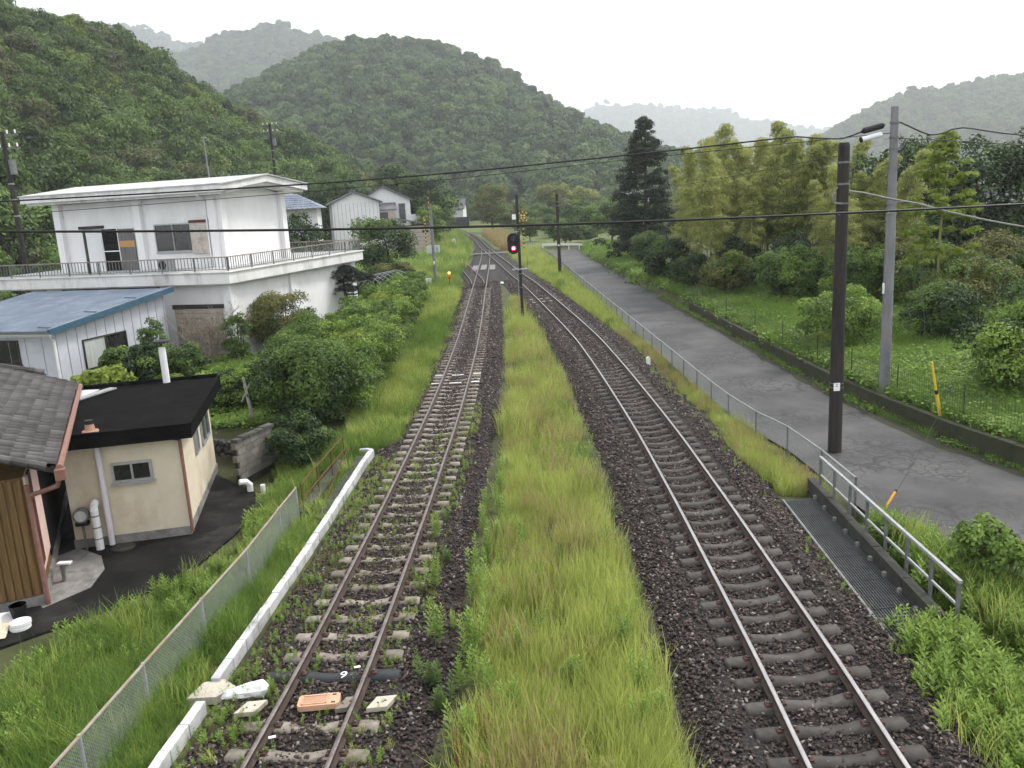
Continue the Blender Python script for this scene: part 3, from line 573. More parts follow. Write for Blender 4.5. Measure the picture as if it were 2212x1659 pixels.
def track(label, pts, head, sl, cantf, spacing, ymax_sl, ymin=6.0, skip=(), special=None, fast_to=26):
    root = empty('railway_track', (0, 0, 0), label, 'railway track', 'railway tracks')
    C = catmull(pts, 0.8); C = C[C[:, 1] >= pts[0][1]]; cv = np.array([cantf(y) for y in C[:, 1]])
    for off in (-.566, .566): link('rail', rail_mesh('rail', C, off, head, cv), root)
    s = np.concatenate([[0], np.cumsum(np.linalg.norm(np.diff(C, axis=0), axis=1))]); d = 1.2; rg = random.Random(5)
    while d < s[-1]:
        x = np.interp(d, s, C[:, 0]); y = np.interp(d, s, C[:, 1]); x2 = np.interp(d + .1, s, C[:, 0]); y2 = np.interp(d + .1, s, C[:, 1]); d += spacing
        if y < ymin or y > ymax_sl: continue
        if any(a < y < b for a, b in skip): continue
        c = cantf(y); me = sl
        if special and special[0] < y < special[1]: me = special[2]
        o = link('sleeper', me, root, (x, y, c * 0.5 + (.035 if me is SLB else 0))); o.rotation_euler = (0, -math.atan2(c, 1.13), math.atan2(y2 - y, x2 - x) - math.pi / 2 + rg.gauss(0, .008))
        if y < fast_to:
            for off in (-.566, .566): link('fastening', FAST, o, (off, 0, .003))
    return root
c0 = lambda y: 0.0
cR = lambda y: 0.09 * (1 - float(sstep(60, 100, y)))
tl = track('left railway track with pale sleepers and weeds between dull rails', LT, 'rail_dull', SLP, c0, 0.64, 72, 6.5, special=(12.0, 12.66, SLB), skip=((11.0, 11.6),))
tr = track('right railway track with dark sleepers and bright polished rails', RT, 'rail_bright', SLD, cR, 0.62, 128, 6.5)
ST = [(-2.5, 74.6), (-2.8, 79), (-3.6, 86.5), (-4.75, 97), (-5.6, 106)]
track('short weedy siding branching off left beyond the orange indicator', ST, 'rail_dull', SLD, c0, 0.7, 106, 70, fast_to=0)
# painted 9 on the black sleeper, as a flat painted mark
def text(name, s, size, mat, parent, loc, rot):
    """flat lettering as a thin mesh"""
    cu = bpy.data.curves.new(name, 'FONT'); cu.body = s; cu.size = size; cu.align_x = 'CENTER'; cu.align_y = 'CENTER'; cu.extrude = 0.0015
    o = bpy.data.objects.new(name, cu); COL.objects.link(o); dg = bpy.context.evaluated_depsgraph_get(); me = bpy.data.meshes.new_from_object(o.evaluated_get(dg)); bpy.data.objects.remove(o)
    me.materials.clear(); me.materials.append(MATS[mat]); o = link(name, me, parent, loc); o.rotation_euler = rot; return o
black = [o for o in tl.children if o.data == SLB]
if black:
    text('painted_number', '9', .26, 'white_plain', black[0], (.16, .0, -.022), (0, R(-4), R(4)))
    mb = MB(); mb.box((.33, .0, -.016), (.11, .010, .003), 'sleeper_pale'); mb.box((.33, .035, -.016), (.09, .010, .003), 'sleeper_pale'); mb.box((.335, .02, -.0155), (.012, .07, .003), 'sleeper_pale'); mb.build('painted_mark', black[0])
# sleeper with the cross painted on it, the beacon and its four plates
xs_ = [o for o in tl.children if o.name.startswith('sleeper') and 11.55 < o.location.y < 12.0]
for o in xs_[:1]:
    mb = MB(); mb.box((.12, 0, -.030), (.14, .012, .004), 'white_plain', rz=.6); mb.box((.12, 0, -.0295), (.14, .012, .004), 'white_plain', rz=-.6); mb.build('painted_cross', o)
y9 = 11.3; xc = float(lx(y9)); ang = math.atan2(1, .072) - math.pi / 2
be = empty('track_beacon', (xc, y9 - .02, 0), 'salmon track beacon with a recessed pocket lying between the left rails', 'beacon', rz=-ang)
mb = MB(); w2, l2 = .31, .15
octo = [(-w2, -l2 + .04), (-w2 + .04, -l2), (w2 - .04, -l2), (w2, -l2 + .04), (w2, l2 - .04), (w2 - .04, l2), (-w2 + .04, l2), (-w2, l2 - .04)]
mb.prism([(a, b, .02) for a, b in octo], (0, 0, .085), 'salmon'); mb.build('casing', be)
mb = MB()
for a, b, c, d in ((-.06, .105, .36, .02), (-.06, -.105, .36, .02), (-.24, 0, .02, .23), (.12, 0, .02, .23)): mb.box((a, b, .112), (c, d, .016), 'salmon')
mb.build('rim', be); mb = MB().box((-.06, 0, .1075), (.34, .19, .004), 'terracotta'); mb.build('pocket', be)
for sy in (-1, 1): MB().box((.22, sy * .10, .1075), (.06, .03, .004), 'black').build('slot', be)
for k, (px, lab, w_) in enumerate(((-1.02, 'pale square plate with two bolts left of the left rail', .30), (.42, 'worn pale plate between the beacon and the right-hand rail', .17), (.95, 'cream square plate with two bolts right of the left track', .30))):
    pl = empty('track_plate', (xc + px, y9 - .05 - .03 * k, 0.0), lab, 'plate', 'plates beside the track beacon', rz=-ang)
    mb = MB(); sk = .07; mb.prism([(-w_ / 2 - sk, -.14, 0), (w_ / 2 - sk, -.14, 0), (w_ / 2 + sk, .14, 0), (-w_ / 2 + sk, .14, 0)], (0, 0, .07), 'sleeper_pale' if k == 1 else 'white_paint' if k == 9 else 'plate_cream'); mb.build('plate_body', pl)
    for sx in (-1, 1): MB().tube([(sx * .055, sx * .02, .068), (sx * .055, sx * .02, .078)], .016, 'rust', 6).build('bolt', pl)
for y in (10.35, 12.05):
    mk = empty('rail_tag', (float(lx(y)) + (-.38 if y < 11 else .40), y, 0), 'small white tag on a wire stem beside the ' + ('left' if y < 11 else 'right') + ' rail near the beacon', 'tag', 'white rail tags')
    MB().tube([(0, 0, -.02), (0, 0, .15)], .005, 'black', 5).build('stem', mk); MB().box((0, 0, .155), (.10, .05, .008), 'white_plain', rz=.25).build('plate', mk)
# ------------------------------------------------------------------ white flat-terraced house
HA = math.atan2(.955, .296)
wh = empty('house', (-13.7, 41.9, 0), 'white two-storey house with a railed roof terrace and low gable', 'house', rz=HA)
mb = MB(); mb.box((7.4, 2.6, 1.95), (13.6, 4.2, 4.0), 'stucco_white'); mb.box((9.0, 10.0, 1.955), (10.4, 10.7, 4.01), 'stucco_white'); mb.build('ground_floor_wall', wh)
for u_, v_ in ((.62, .56), (6.4, .56), (13.9, .56)): MB().box((u_, v_, 1.97), (.5, .42, 3.95), 'stucco_white').build('pillar', wh)
mb = MB().box((.575, 2.5, 1.35), (.05, 2.9, 2.5), 'beige'); sh = mb.build('shutter_door', wh)
for k in range(9): MB().box((.545, 2.5, .25 + k * .27), (.012, 2.86, .015), 'frame_dark').build('slat_line', sh)
MB().box((.57, 2.5, 2.75), (.07, 3.1, .22), 'frame_dark').build('shutter_box', wh)
MB().box((3.77, 9.5, 1.9), (.06, 9.4, 3.6), 'shade_black').build('carport_shade_panel', wh)  # black panel over the set-back wall, painting the shade under the terrace
mb = MB(); mb.box((7.25, 7.9, 4.22), (14.7, 15.9, .56), 'fascia_white'); mb.build('terrace_slab', wh)
mb = MB(); mb.box((7.35, 8.0, 3.9), (14.4, 15.6, .10), 'fascia_white'); mb.box((7.25, 7.9, 4.52), (14.86, 16.06, .05), 'fascia_white'); mb.build('slab_trim', wh)
MB().box((7.3, 8, 4.555), (14.2, 15.4, .02), 'roof_pale').build('terrace_floor', wh)
# terrace railing
def railing(root, a, b, z, h, n_bay, rust='rusty_rail', post='galv_dull'):
    a = Vector(a); b = Vector(b)
    rl_ = MB().bar((a.x, a.y, z + h), (b.x, b.y, z + h), .07, .05, rust).build('hand_rail', root)
    MB().bar((a.x, a.y, z + .10), (b.x, b.y, z + .10), .04, .04, post).build('bottom_rail', root)
    for i in range(n_bay + 1):
        p = a.lerp(b, i / n_bay); MB().box((p.x, p.y, z + h / 2), (.055, .055, h), post).build('railing_post', root)
    mb = MB(); L = (b - a).length; m_ = int(L / .2)
    for i in range(m_):
        p = a.lerp(b, (i + .5) / m_); mb.box((p.x, p.y, z + h / 2 + .05), (.028, .028, h - .1), post)
    tag(mb.build('balusters', root), kind='stuff')
railing(wh, (.05, .05, 0), (.05, 15.7, 0), 4.545, .70, 8)
railing(wh, (.05, .05, 0), (14.45, .05, 0), 4.545, .70, 7)
railing(wh, (14.45, .05, 0), (14.45, 15.7, 0), 4.545, .70, 8)
# upper storey
mb = MB(); u0, u1, v0, v1 = 3.0, 9.3, 2.35, 12.9
poly = [(u0, v0, 4.5), (u1, v0, 4.5), (u1, v0, 8.32), (6.15, v0, 8.95), (u0, v0, 8.32)]
mb.prism(poly, (0, v1 - v0, 0), 'stucco_white'); mb.build('upper_wall', wh)
for v_ in (v0 + .2, 7.3, v1 - .2): MB().box((u0 - .08, v_, 6.4), (.42, .44, 3.86), 'stucco_white').build('pilaster', wh)
for u_ in (u0 + .14, u1 - .22): MB().box((u_, v0 - .07, 6.4), (.46, .40, 3.86), 'stucco_white').build('pilaster', wh)
mb = MB()
for s, ue in ((-1, 1.85), (1, 10.45)):
    zt, ze, th = 9.34, 8.84, .36
    pr = [(6.15, 1.15, zt), (6.15, 1.15, zt - th), (ue, 1.15, ze - th), (ue, 1.15, ze)]
    mb.prism(pr if s > 0 else pr[::-1], (0, 13.0, 0), 'fascia_white')
ro = mb.build('roof', wh)
mb = MB()
for s, ue in ((-1, 1.80), (1, 10.50)):
    pr = [(6.15, 1.05, 9.40), (6.15, 1.05, 9.34), (ue, 1.05, 8.83), (ue, 1.05, 8.89)]
    mb.prism(pr if s > 0 else pr[::-1], (0, 13.2, 0), 'roof_pale')
mb.build('roof_sheet', ro)
for s, ue in ((-1, 2.05), (1, 10.25)):
    pr = [(6.15, 1.35, 8.99), (6.15, 1.35, 8.84), (ue, 1.35, 8.34), (ue, 1.35, 8.49)]; mb = MB(); mb.prism(pr if s > 0 else pr[::-1], (0, 12.6, 0), 'fascia_white'); mb.build('soffit_board', ro)
MB().tube([(2.15, 2.95, 8.4), (2.6, 2.95, 8.2), (2.82, 2.95, 8.05), (2.82, 2.95, 4.6)], .055, 'white_paint', 8).build('downpipe', wh)
MB().tube([(.3, .28, 3.9), (.3, .28, .1)], .05, 'white_paint', 8).build('downpipe', wh)
MB().tube([(13.3, .25, 3.9), (13.3, .25, .1)], .05, 'lilac', 8).build('downpipe', wh)
def slide_window(root, u, va, vb, za, zb, frame='frame_metal', glass='glass', name='window'):
    """sliding window on a wall facing -x (local), proud frame, two panes"""
    wd = MB(); fw_ = .06
    for (y, z, dy, dz) in (((va + vb) / 2, zb, vb - va + fw_, fw_), ((va + vb) / 2, za, vb - va + fw_, fw_), (va, (za + zb) / 2, fw_, zb - za), (vb, (za + zb) / 2, fw_, zb - za), ((va + vb) / 2, (za + zb) / 2, .045, zb - za)): wd.box((u - .03, y, z), (.07, dy, dz), frame)
    w_ = wd.build(name, root)
    for k in (0, 1):
        a_, b_ = (va, (va + vb) / 2) if k == 0 else ((va + vb) / 2, vb); MB().box((u - .012, (a_ + b_) / 2, (za + zb) / 2), (.02 + .006 * k, b_ - a_ - .03, zb - za - .03), glass).build('pane', w_)
    MB().box((u - .05, (va + vb) / 2, za - .055), (.14, vb - va + .16, .04), frame).build('sill', w_)
    return w_
slide_window(wh, u0, 4.15, 6.45, 5.5, 6.95)
MB().box((u0 - .09, 3.55, 6.15), (.14, 1.08, 1.62), 'peeling').build('shutter_case', wh)
MB().box((u0 - .10, 3.55, 7.04), (.18, 1.14, .14), 'rust').build('shutter_lid', wh)
MB().box((u0 - .015, 9.48, 5.7), (.03, 1.02, 2.36), 'shade_black').build('doorway_shade', wh)  # black panel painting the dark inside of the open door
dr = MB().box((u0 - .06, 8.35, 5.68), (.06, 1.05, 2.32), 'wood_grey').build('door', wh); MB().box((u0 - .095, 8.35, 6.02), (.012, 1.05, .34), 'orange_board').build('board', dr)
for z_ in (5.65, 6.9): MB().box((u0 - .035, 9.48, z_), (.05, 1.06, .06), 'white_paint').build('door_rail', wh)
for y_ in (8.92, 10.03): MB().box((u0 - .04, y_, 5.72), (.06, .06, 2.4), 'white_paint').build('door_jamb', wh)
MB().box((u0 - .05, 10.72, 5.7), (.08, 1.3, 2.34), 'siding_far').build('sliding_shutter', wh)
MB().box((u0 - .10, 10.6, 7.0), (.2, 1.6, .16), 'frame_dark').build('shutter_rail', wh)
MB().box((.62, 9.0, 5.72), (.10, .10, 2.35), 'frame_dark').build('awning_post', wh)
ac = empty('air_conditioner_unit', (-17.75, 44.55, 4.57), 'grey air conditioner unit standing on the white house terrace', 'air conditioner', rz=HA)
MB().box((0, 0, .30), (.30, .84, .58), 'galv').build('casing', ac); MB().tube([(-.155, .16, .31), (-.17, .16, .31)], .23, 'black', 18).build('fan_grille', ac)
for s in (-.3, .3): MB().box((0, s, -.0), (.3, .06, .04), 'black').build('foot', ac)
MB().box((.0, 0, .60), (.36, .92, .03), 'white_paint').build('cover', ac)
an = empty('antenna_mast', (-17.45, 52.0, 8.9), 'thin pale mast standing up behind the white house roof', 'mast'); MB().tube([(0, 0, 0), (-.05, 0, 2.9)], [.05, .035], 'pole_grey', 6).build('mast_pole', an)
MB().box((-.05, 0, 2.95), (.3, .03, .03), 'galv').build('crossbar', an)

# ------------------------------------------------------------------ blue-roofed annex in front of it
bs = empty('annex', (-18.97, 34.73, 0), 'white panelled annex with a blue corrugated lean-to roof', 'annex', rz=HA)
Lb, Wb = 7.6, 8.5
mb = MB(); mb.prism([(.25, .25, -.1), (Lb - .3, .25, -.1), (Lb - .3, .25, 3.72), (.25, .25, 2.92)], (0, Wb, 0), 'siding_white'); mb.build('wall', bs)
for k in range(13): MB().box((.35 + k * .57, .235, 1.45 + .03 * k), (.014, .02, 2.9 + .06 * k), 'siding_line').build('panel_joint', bs)
for k in range(6): MB().box((.235, .9 + k * .9, 1.4), (.02, .014, 2.8), 'siding_line').build('panel_joint', bs)
# corrugated sheet
nw = 90; V = []; F = []
for j, (x_, z_) in enumerate(((-.25, 2.98), (Lb * .5, 3.40), (Lb, 3.86))):
    for i in range(nw * 4 + 1):
        y_ = -.1 + i * (Wb + .3) / (nw * 4) ; V.append((x_, y_, z_ + .035 * math.sin(i * math.pi / 2)))
n_ = nw * 4 + 1
for j in range(2):
    for i in range(n_ - 1): F.append((j * n_ + i, (j + 1) * n_ + i, (j + 1) * n_ + i + 1, j * n_ + i + 1))
link('roof_sheet', npmesh('roof_sheet', V, F, 'blue_sheet'), bs)
mb = MB(); mb.bar((-.28, -.13, 2.93), (Lb + .05, -.13, 3.82), .05, .24, 'blue_trim'); mb.bar((-.28, -.05, 3.06), (Lb + .05, -.05, 3.95), .16, .02, 'blue_sheet'); mb.build('verge_trim', bs)
for f in (.02, .36, .70): MB().tube([(-.2 + f * Lb, -.02, 3.08 + f * .88), (-.2 + f * Lb, .65, 3.10 + f * .88)], .03, 'blue_trim', 6).build('snow_guard', bs)
mb = MB(); mb.bar((-.32, -.2, 2.80), (-.32, Wb, 2.80), .12, .10, 'galv'); mb.build('gutter', bs)
MB().tube([(-.30, -.05, 2.78), (-.05, .1, 2.6), (.12, .12, 2.5), (.12, .12, 0)], .055, 'white_paint', 8).build('downpipe', bs)
wy = MB(); 
def side_window(root, xa, xb, za, zb, y, glass=('glass_pale', 'glass'), frame='frame_dark'):
    """sliding window on a wall facing -y (local)"""
    wd = MB(); fw_ = .06
    for (x, z, dx, dz) in (((xa + xb) / 2, zb, xb - xa + fw_, fw_), ((xa + xb) / 2, za, xb - xa + fw_, fw_), (xa, (za + zb) / 2, fw_, zb - za), (xb, (za + zb) / 2, fw_, zb - za), ((xa + xb) / 2, (za + zb) / 2, .05, zb - za)): wd.box((x, y - .03, z), (dx, .07, dz), frame)
    w_ = wd.build('window', root)
    for k in (0, 1):
        a_, b_ = (xa, (xa + xb) / 2) if k == 0 else ((xa + xb) / 2, xb); MB().box(((a_ + b_) / 2, y - .012, (za + zb) / 2), (b_ - a_ - .03, .02 + .006 * k, zb - za - .03), glass[k]).build('pane', w_)
    return w_
side_window(bs, 1.75, 4.35, .95, 2.25, .25)
slide_window(bs, .25, 2.2, 4.6, 1.5, 2.5, 'frame_dark')

# ------------------------------------------------------------------ cream shed with a tarred roof
SA = math.atan2(.979, -.205)            # local x runs back along its right wall, local y to the left
cs = empty('shed', (-8.55, 20.55, -.8), 'cream rendered shed with a flat black tarred roof', 'shed', rz=SA)
D_, W_ = 5.6, 2.75
MB().box((D_ / 2, W_ / 2, 1.42), (D_, W_, 2.6), 'stucco_cream').build('wall', cs)
MB().box((D_ / 2, W_ / 2, .12), (D_ + .06, W_ + .06, .26), 'concrete').build('plinth', cs)
mb = MB(); mb.box((D_ / 2 - .08, W_ / 2 + .25, 2.86), (D_ + .7, W_ + 1.35, .34), 'tar'); rf = mb.build('roof', cs)
mb = MB(); 
for (c, d) in (((D_ / 2 - .08, -.40, 3.05), (D_ + .72, .10, .05)), ((-.41, W_ / 2 + .25, 3.05), (.10, W_ + 1.2, .05)), ((D_ + .26, W_ / 2 + .25, 3.08), (.10, W_ + 1.2, .12))): mb.box(c, d, 'tar')
mb.build('roof_kerb', rf)
MB().tube([(D_ + .1, 1.15, 3.0), (D_ + .1, 1.15, 4.15)], .11, 'white_paint', 10).build('flue', cs)
mb = MB(); mb.tube([(D_ + .1, 1.15, 4.2), (D_ + .1, 1.15, 4.32)], .03, 'black', 6); mb.tube([(D_ + .1, 1.15, 4.30), (D_ + .1, 1.15, 4.36), (D_ + .1, 1.15, 4.40)], [.26, .24, .03], 'black', 12); mb.build('flue_cap', cs)
MB().tube([(-.12, 1.95, 3.03), (-.12, 1.95, 3.07), (-.12, 1.95, 3.075), (-.12, 1.95, 3.26)], [.2, .19, .12, .10], 'terracotta', 12).build('vent_pot', cs)
MB().tube([(-.12, 1.95, 3.24), (-.12, 1.95, 3.33)], [.11, .10], 'black', 10).build('vent_cap', cs)
MB().tube([(-.10, 1.88, 2.62), (-.10, 1.88, .05)], .075, 'lilac', 10).build('downpipe', cs)
slide_window(cs, 0, .72, 1.62, 1.66, 2.12)
side_window(cs, 2.2, 2.75, 1.55, 2.35, 0, ('glass_pale', 'glass'), 'frame_metal'); side_window(cs, 3.5, 4.9, 1.45, 2.45, 0, ('glass', 'glass'), 'frame_metal')
MB().tube([(-.05, -.06, 2.62), (-.05, -.06, .12)], .045, 'copper', 8).build('downpipe', cs)
MB().tube([(-.12, .14, 2.68), (-.05, -.06, 2.62)], .06, 'black', 8).build('gutter_elbow', cs)
# zinc flashing and pale corner beyond the roof
mb = MB(); mb.box((D_ - .35, W_ + 1.0, 2.72), (1.1, .9, .30), 'stucco_cream'); mb.build('back_corner', cs)
mb = MB(); mb.bar((3.3, W_ + .98, 3.07), (5.2, W_ - .15, 3.10), .26, .04, 'galv'); mb.bar((3.1, W_ + 1.15, 3.055), (5.4, W_ + .55, 3.06), .55, .03, 'siding_white'); mb.build('flashing', cs)
gm = empty('gas_meter', (-10.95, 20.02, -.8), 'round grey utility meter on a pipe beside the cream shed', 'meter', rz=SA)
MB().tube([(-.12, 0, .95), (-.26, 0, .95)], .19, 'galv_dull', 16).build('dial_case', gm); MB().tube([(-.26, 0, .95), (-.275, 0, .95)], .14, 'glass_pale', 16).build('dial', gm)
MB().tube([(-.18, 0, 0), (-.18, 0, .8)], .03, 'galv_dull', 6).build('pipe', gm); MB().box((-.18, 0, .74), (.16, .30, .09), 'black').build('valve', gm)
wp = empty('wrapped_pipe', (-10.62, 20.02, -.8), 'white lagged pipe with taped bands beside the lilac downpipe', 'pipe', rz=SA)
MB().tube([(-.16, 0, 0), (-.16, 0, 1.05), (-.12, 0, 1.15), (.02, 0, 1.2)], .10, 'white_paint', 10).build('lagging', wp)
for z_ in (.3, .6, .9): MB().tube([(-.16, 0, z_), (-.16, 0, z_ + .03)], .106, 'concrete', 10).build('tape_band', wp)
mh = empty('manhole_cover', (-10.0, 19.85, -.775), 'dark oval manhole cover in the paving by the shed', 'manhole cover')
MB().tube([(0, 0, -.02), (0, 0, .03)], .28, 'concrete_dark', 20).build('lid', mh); MB().box((0, 0, .034), (.12, .02, .012), 'rust').build('handle', mh)

# ------------------------------------------------------------------ old tiled house at the left edge
TA = math.atan2(.914, -.407)            # local x runs back, local y to the left
th = empty('house', (-10.41, 16.94, -.8), 'old wooden house with a grey tiled roof and copper gutters at the left edge', 'house', rz=TA)
MB().box((4.5, 3.0, 1.55), (9.0, 6.0, 2.7), 'wood_brown').build('wall', th)
MB().box((4.5, 3.0, .08), (9.12, 6.12, .30), 'concrete').build('plinth', th)
for k in range(16): MB().box((-.02, .12 + .16 * k, 1.55), (.03, .125, 2.62), 'wood_brown').build('plank', th)
MB().box((1.0, -.02, 1.75), (2.0, .05, 2.3), 'pink').build('side_panel', th); MB().box((.45, -.05, 1.85), (.42, .05, 2.1), 'maroon').build('panel_strip', th); MB().box((.10, -.055, 1.75), (.12, .05, 2.3), 'beige').build('corner_board', th)
MB().box((5.6, -.02, 1.6), (7.0, .04, 2.5), 'shade_black').build('shade_painted_wall', th)  # wall face coloured black for the shade in the gap beside the shed
MB().tube([(-.10, -.06, 2.75), (-.10, -.06, .05)], .055, 'copper', 8).build('downpipe', th)
MB().tube([(-.60, -.74, 2.95), (-.45, -.66, 2.72), (-.12, -.12, 2.52), (-.10, -.06, 2.4)], .05, 'copper', 8).build('gutter_pipe', th)
PT = .39; E0 = -.66; ZE = 3.2          # eave at local y=-1.08, z=3.2 above the yard
MB().prism([(-.6, E0, ZE - .16), (-.6, 6.4, ZE - .16 + PT * 7.48), (-.6, 6.4, ZE - .05 + PT * 7.48), (-.6, E0, ZE - .05)], (9.7, 0, 0), 'frame_dark').build('roof_deck', th)
def tile_mesh():
    prof = [(0, .0), (.015, .055), (.06, .098), (.13, .092), (.18, .045), (.205, -.02), (.255, -.026), (.283, .0)]
    V = []; F = []; n = len(prof)
    for y_, dz in ((0, .030), (.33, 0.0)):
        for a, b in prof: V.append((a, y_, b + dz))
    for a, b in prof: V.append((a, 0, b - .012))
    for i in range(n - 1): F += [(i, i + 1, n + i + 1, n + i), (2 * n + i, 2 * n + i + 1, i + 1, i)]
    return npmesh('roof_tile', V, F, 'tile')
TM = tile_mesh(); rt = MB().bar((-.6, E0 + .02, ZE - .03), (9.0, E0 + .02, ZE - .03), .06, .06, 'frame_dark').build('tiled_roof', th)
TV = np.array([v.co for v in TM.vertices]); TF = np.array([p.vertices[:] for p in TM.polygons]); SV = []; SF = []
rg = random.Random(8); sl_ = math.atan(PT)
for j in range(16):
    for i in range(34):
        x_ = -.62 + i * .283; d_ = j * .285; y_ = E0 - .05 + d_ * math.cos(sl_); z_ = ZE + d_ * math.sin(sl_) + rg.uniform(0, .008)
        if j < 9 and i < 33:
            o = link('roof_tile', TM, rt, (x_, y_, z_)); o.rotation_euler = (sl_ + rg.gauss(0, .012), rg.gauss(0, .012), rg.gauss(0, .008))
        else:
            c, s = math.cos(sl_), math.sin(sl_); q = TV.copy(); q[:, 1], q[:, 2] = TV[:, 1] * c - TV[:, 2] * s, TV[:, 1] * s + TV[:, 2] * c
            SF.append(TF + len(SV) * len(TV)); SV.append(q + np.array([x_, y_, z_]))
tag(link('upper_tiles', npmesh('upper_tiles', np.concatenate(SV), np.concatenate(SF), 'tile'), rt), kind='stuff')
mb = MB(); mb.tube([(-.72, E0 - .12, ZE - .03), (4, E0 - .12, ZE - .05), (9.1, E0 - .12, ZE - .06)], .075, 'copper', 8); mb.build('gutter', th)
mb = MB(); mb.box((-.72, E0 - .12, ZE - .16), (.24, .2, .22), 'copper'); mb.build('gutter_box', th)
for k in range(9):
    y_ = E0 + .12 + k * .30; MB().tube([(-.66, y_, ZE + (y_ - E0) * PT - .02), (-.66, y_ + .30, ZE + (y_ + .30 - E0) * PT - .0)], [.085, .075], 'tile', 8).build('verge_tile', rt)
for k in range(11):
    y_ = E0 + .75 + k * .26; z_ = ZE + (y_ - E0) * PT * .75 + .30; r_ = MB(); r_.tube([(8.9, y_, z_), (8.9, y_ + .27, z_ + .26 * PT * .75)], [.10, .09], 'tile', 8); r_.build('ridge_tile', rt)
mb = MB(); mb.bar((8.9, E0 + .75, ZE + .75 * PT * .75 + .12), (8.9, E0 + 3.6, ZE + 3.6 * PT * .75 + .12), .10, .26, 'tile'); mb.bar((8.86, E0 + .7, ZE + .7 * PT * .75 + .02), (8.86, E0 + 3.6, ZE + 3.6 * PT * .75 + .02), .26, .05, 'tile'); mb.build('ridge_base', rt)
# porch roof corner below with its own gutter
pr_ = MB(); pr_.prism([(-.75, 1.0, ZE - .25), (-.75, 3.6, ZE + .55), (-.75, 3.6, ZE + .45), (-.75, 1.0, ZE - .35)][::-1], (-1.2, 0, 0), 'tile'); pr_.build('porch_roof', th)
MB().tube([(-2.0, .95, ZE - .32), (-.95, .95, ZE - .32), (-.75, .95, ZE - .40), (-.7, .9, ZE - .75), (-.35, .7, ZE - .95)], .055, 'copper', 8).build('porch_gutter', th)

# small things in the yard
pt_ = MB().prism([(-10.9, 17.3, -.80), (-10.35, 16.7, -.80), (-9.75, 17.6, -.80), (-9.9, 18.6, -.80), (-10.35, 19.4, -.80), (-11.2, 20.0, -.80), (-11.6, 19.4, -.80)], (0, 0, .031), 'concrete').build('paving_patch'); tag(pt_, kind='structure')
bk = empty('bucket', (-10.62, 16.3, -.775), 'black bucket standing against the wooden house wall', 'bucket'); MB().tube([(0, 0, 0), (0, 0, .30), (0, 0, .30), (0, 0, .06)], [.13, .17, .155, .12], 'black', 14).build('pail', bk)
MB().tube([(.17 * math.cos(a), .17 * math.sin(a), .29) for a in np.linspace(0, 3.1, 9)], .008, 'galv_dull', 5).build('handle', bk)
ld = empty('weight_discs', (-10.35, 15.85, -.775), 'two stacked white round discs on the yard paving', 'discs'); 
for z_ in (0, .075): MB().tube([(0, z_ * .4, z_), (0, z_ * .4, z_ + .06)], .2, 'white_paint', 18).build('disc', ld)
cg = empty('corrugated_sheet', (-11.0, 15.55, -.76), 'bent cream corrugated sheet lying on the yard by the discs', 'sheet', rz=.4)
V = []; F = []
for i in range(33):
    for j, (x_, z_) in enumerate(((-.5, .0), (.0, .05), (.5, .02))): V.append((x_, -.4 + i * .025, z_ + .02 * math.sin(i * 1.2)))
for i in range(32):
    for j in range(2): F.append((i * 3 + j, i * 3 + j + 1, i * 3 + j + 4, i * 3 + j + 3))
link('sheet_body', npmesh('sheet_body', V, F, 'stucco_cream'), cg); MB().box((.1, .5, .10), (1.1, .3, .03), 'white_paint', rot=Euler((.3, .15, .2)).to_matrix()).build('loose_board', cg)
tp = empty('tap_stand', (-10.55, 18.05, -.775), 'low white garden tap stand beside the pink wall', 'tap'); MB().box((0, 0, .2), (.09, .09, .42), 'concrete').build('post', tp); MB().tube([(0, 0, .36), (.12, 0, .36), (.14, 0, .30)], .02, 'galv', 6).build('spout', tp); MB().box((.05, 0, .44), (.3, .14, .04), 'white_paint').build('shelf', tp)

# ------------------------------------------------------------------ block wall, stone wall, ditch edge
bw = empty('block_wall', (-8.4, 24.25, -.85), 'short grey concrete block wall at the end of the yard', 'wall', rz=math.atan2(1.43, .43))
MB().box((.95, .04, .12), (1.9, .17, .24), 'concrete_dark').build('footing', bw)
for r_ in range(6):
    for c_ in range(5):
        x_ = .2 + c_ * .40 + (.0 if r_ % 2 == 0 else -.1); ln = .385
        MB().box((x_, 0, .335 + r_ * .20), (ln, .15 + rg.uniform(0, .012), .188), 'block').build('block', bw)
MB().box((.93, .03, .72), (1.86, .10, 1.0), 'concrete_dark').build('mortar', bw)
for c_ in range(7): MB().box((.1 + c_ * .29, -.01, 1.47 + rg.uniform(0, .05)), (.25, .24, .08), 'rock', rz=rg.gauss(0, .1)).build('coping_stone', bw)
sw = empty('stone_wall', (-11.8, 27.9, -.95), 'dark dry stone retaining wall under the garden behind the shed', 'wall', rz=math.atan2(-1.6, 3.0))
MB().box((1.9, .28, .38), (3.9, .3, .95), 'concrete_dark').build('backing', sw)
def stone_blob(seed, mat='rock'):
    rng = np.random.default_rng(seed); mb = MB(); n = 7; pts = [(math.cos(2 * math.pi * k / n) * rng.uniform(.75, 1.1), math.sin(2 * math.pi * k / n) * rng.uniform(.75, 1.1)) for k in range(n)]
    vs = [(a, .0, b) for a, b in pts] + [(a * .72, -.45, b * .72) for a, b in pts]; fs = [tuple(range(n, 2 * n))] + [(k, n + k, n + (k + 1) % n, (k + 1) % n) for k in range(n)]
    mb.raw(vs, [f[::-1] for f in fs], mat); me = bpy.data.meshes.new('stone'); me.from_pydata(mb.v, [], mb.f); me.materials.append(MATS[mat]); return me
SB = [stone_blob(i) for i in range(6)]
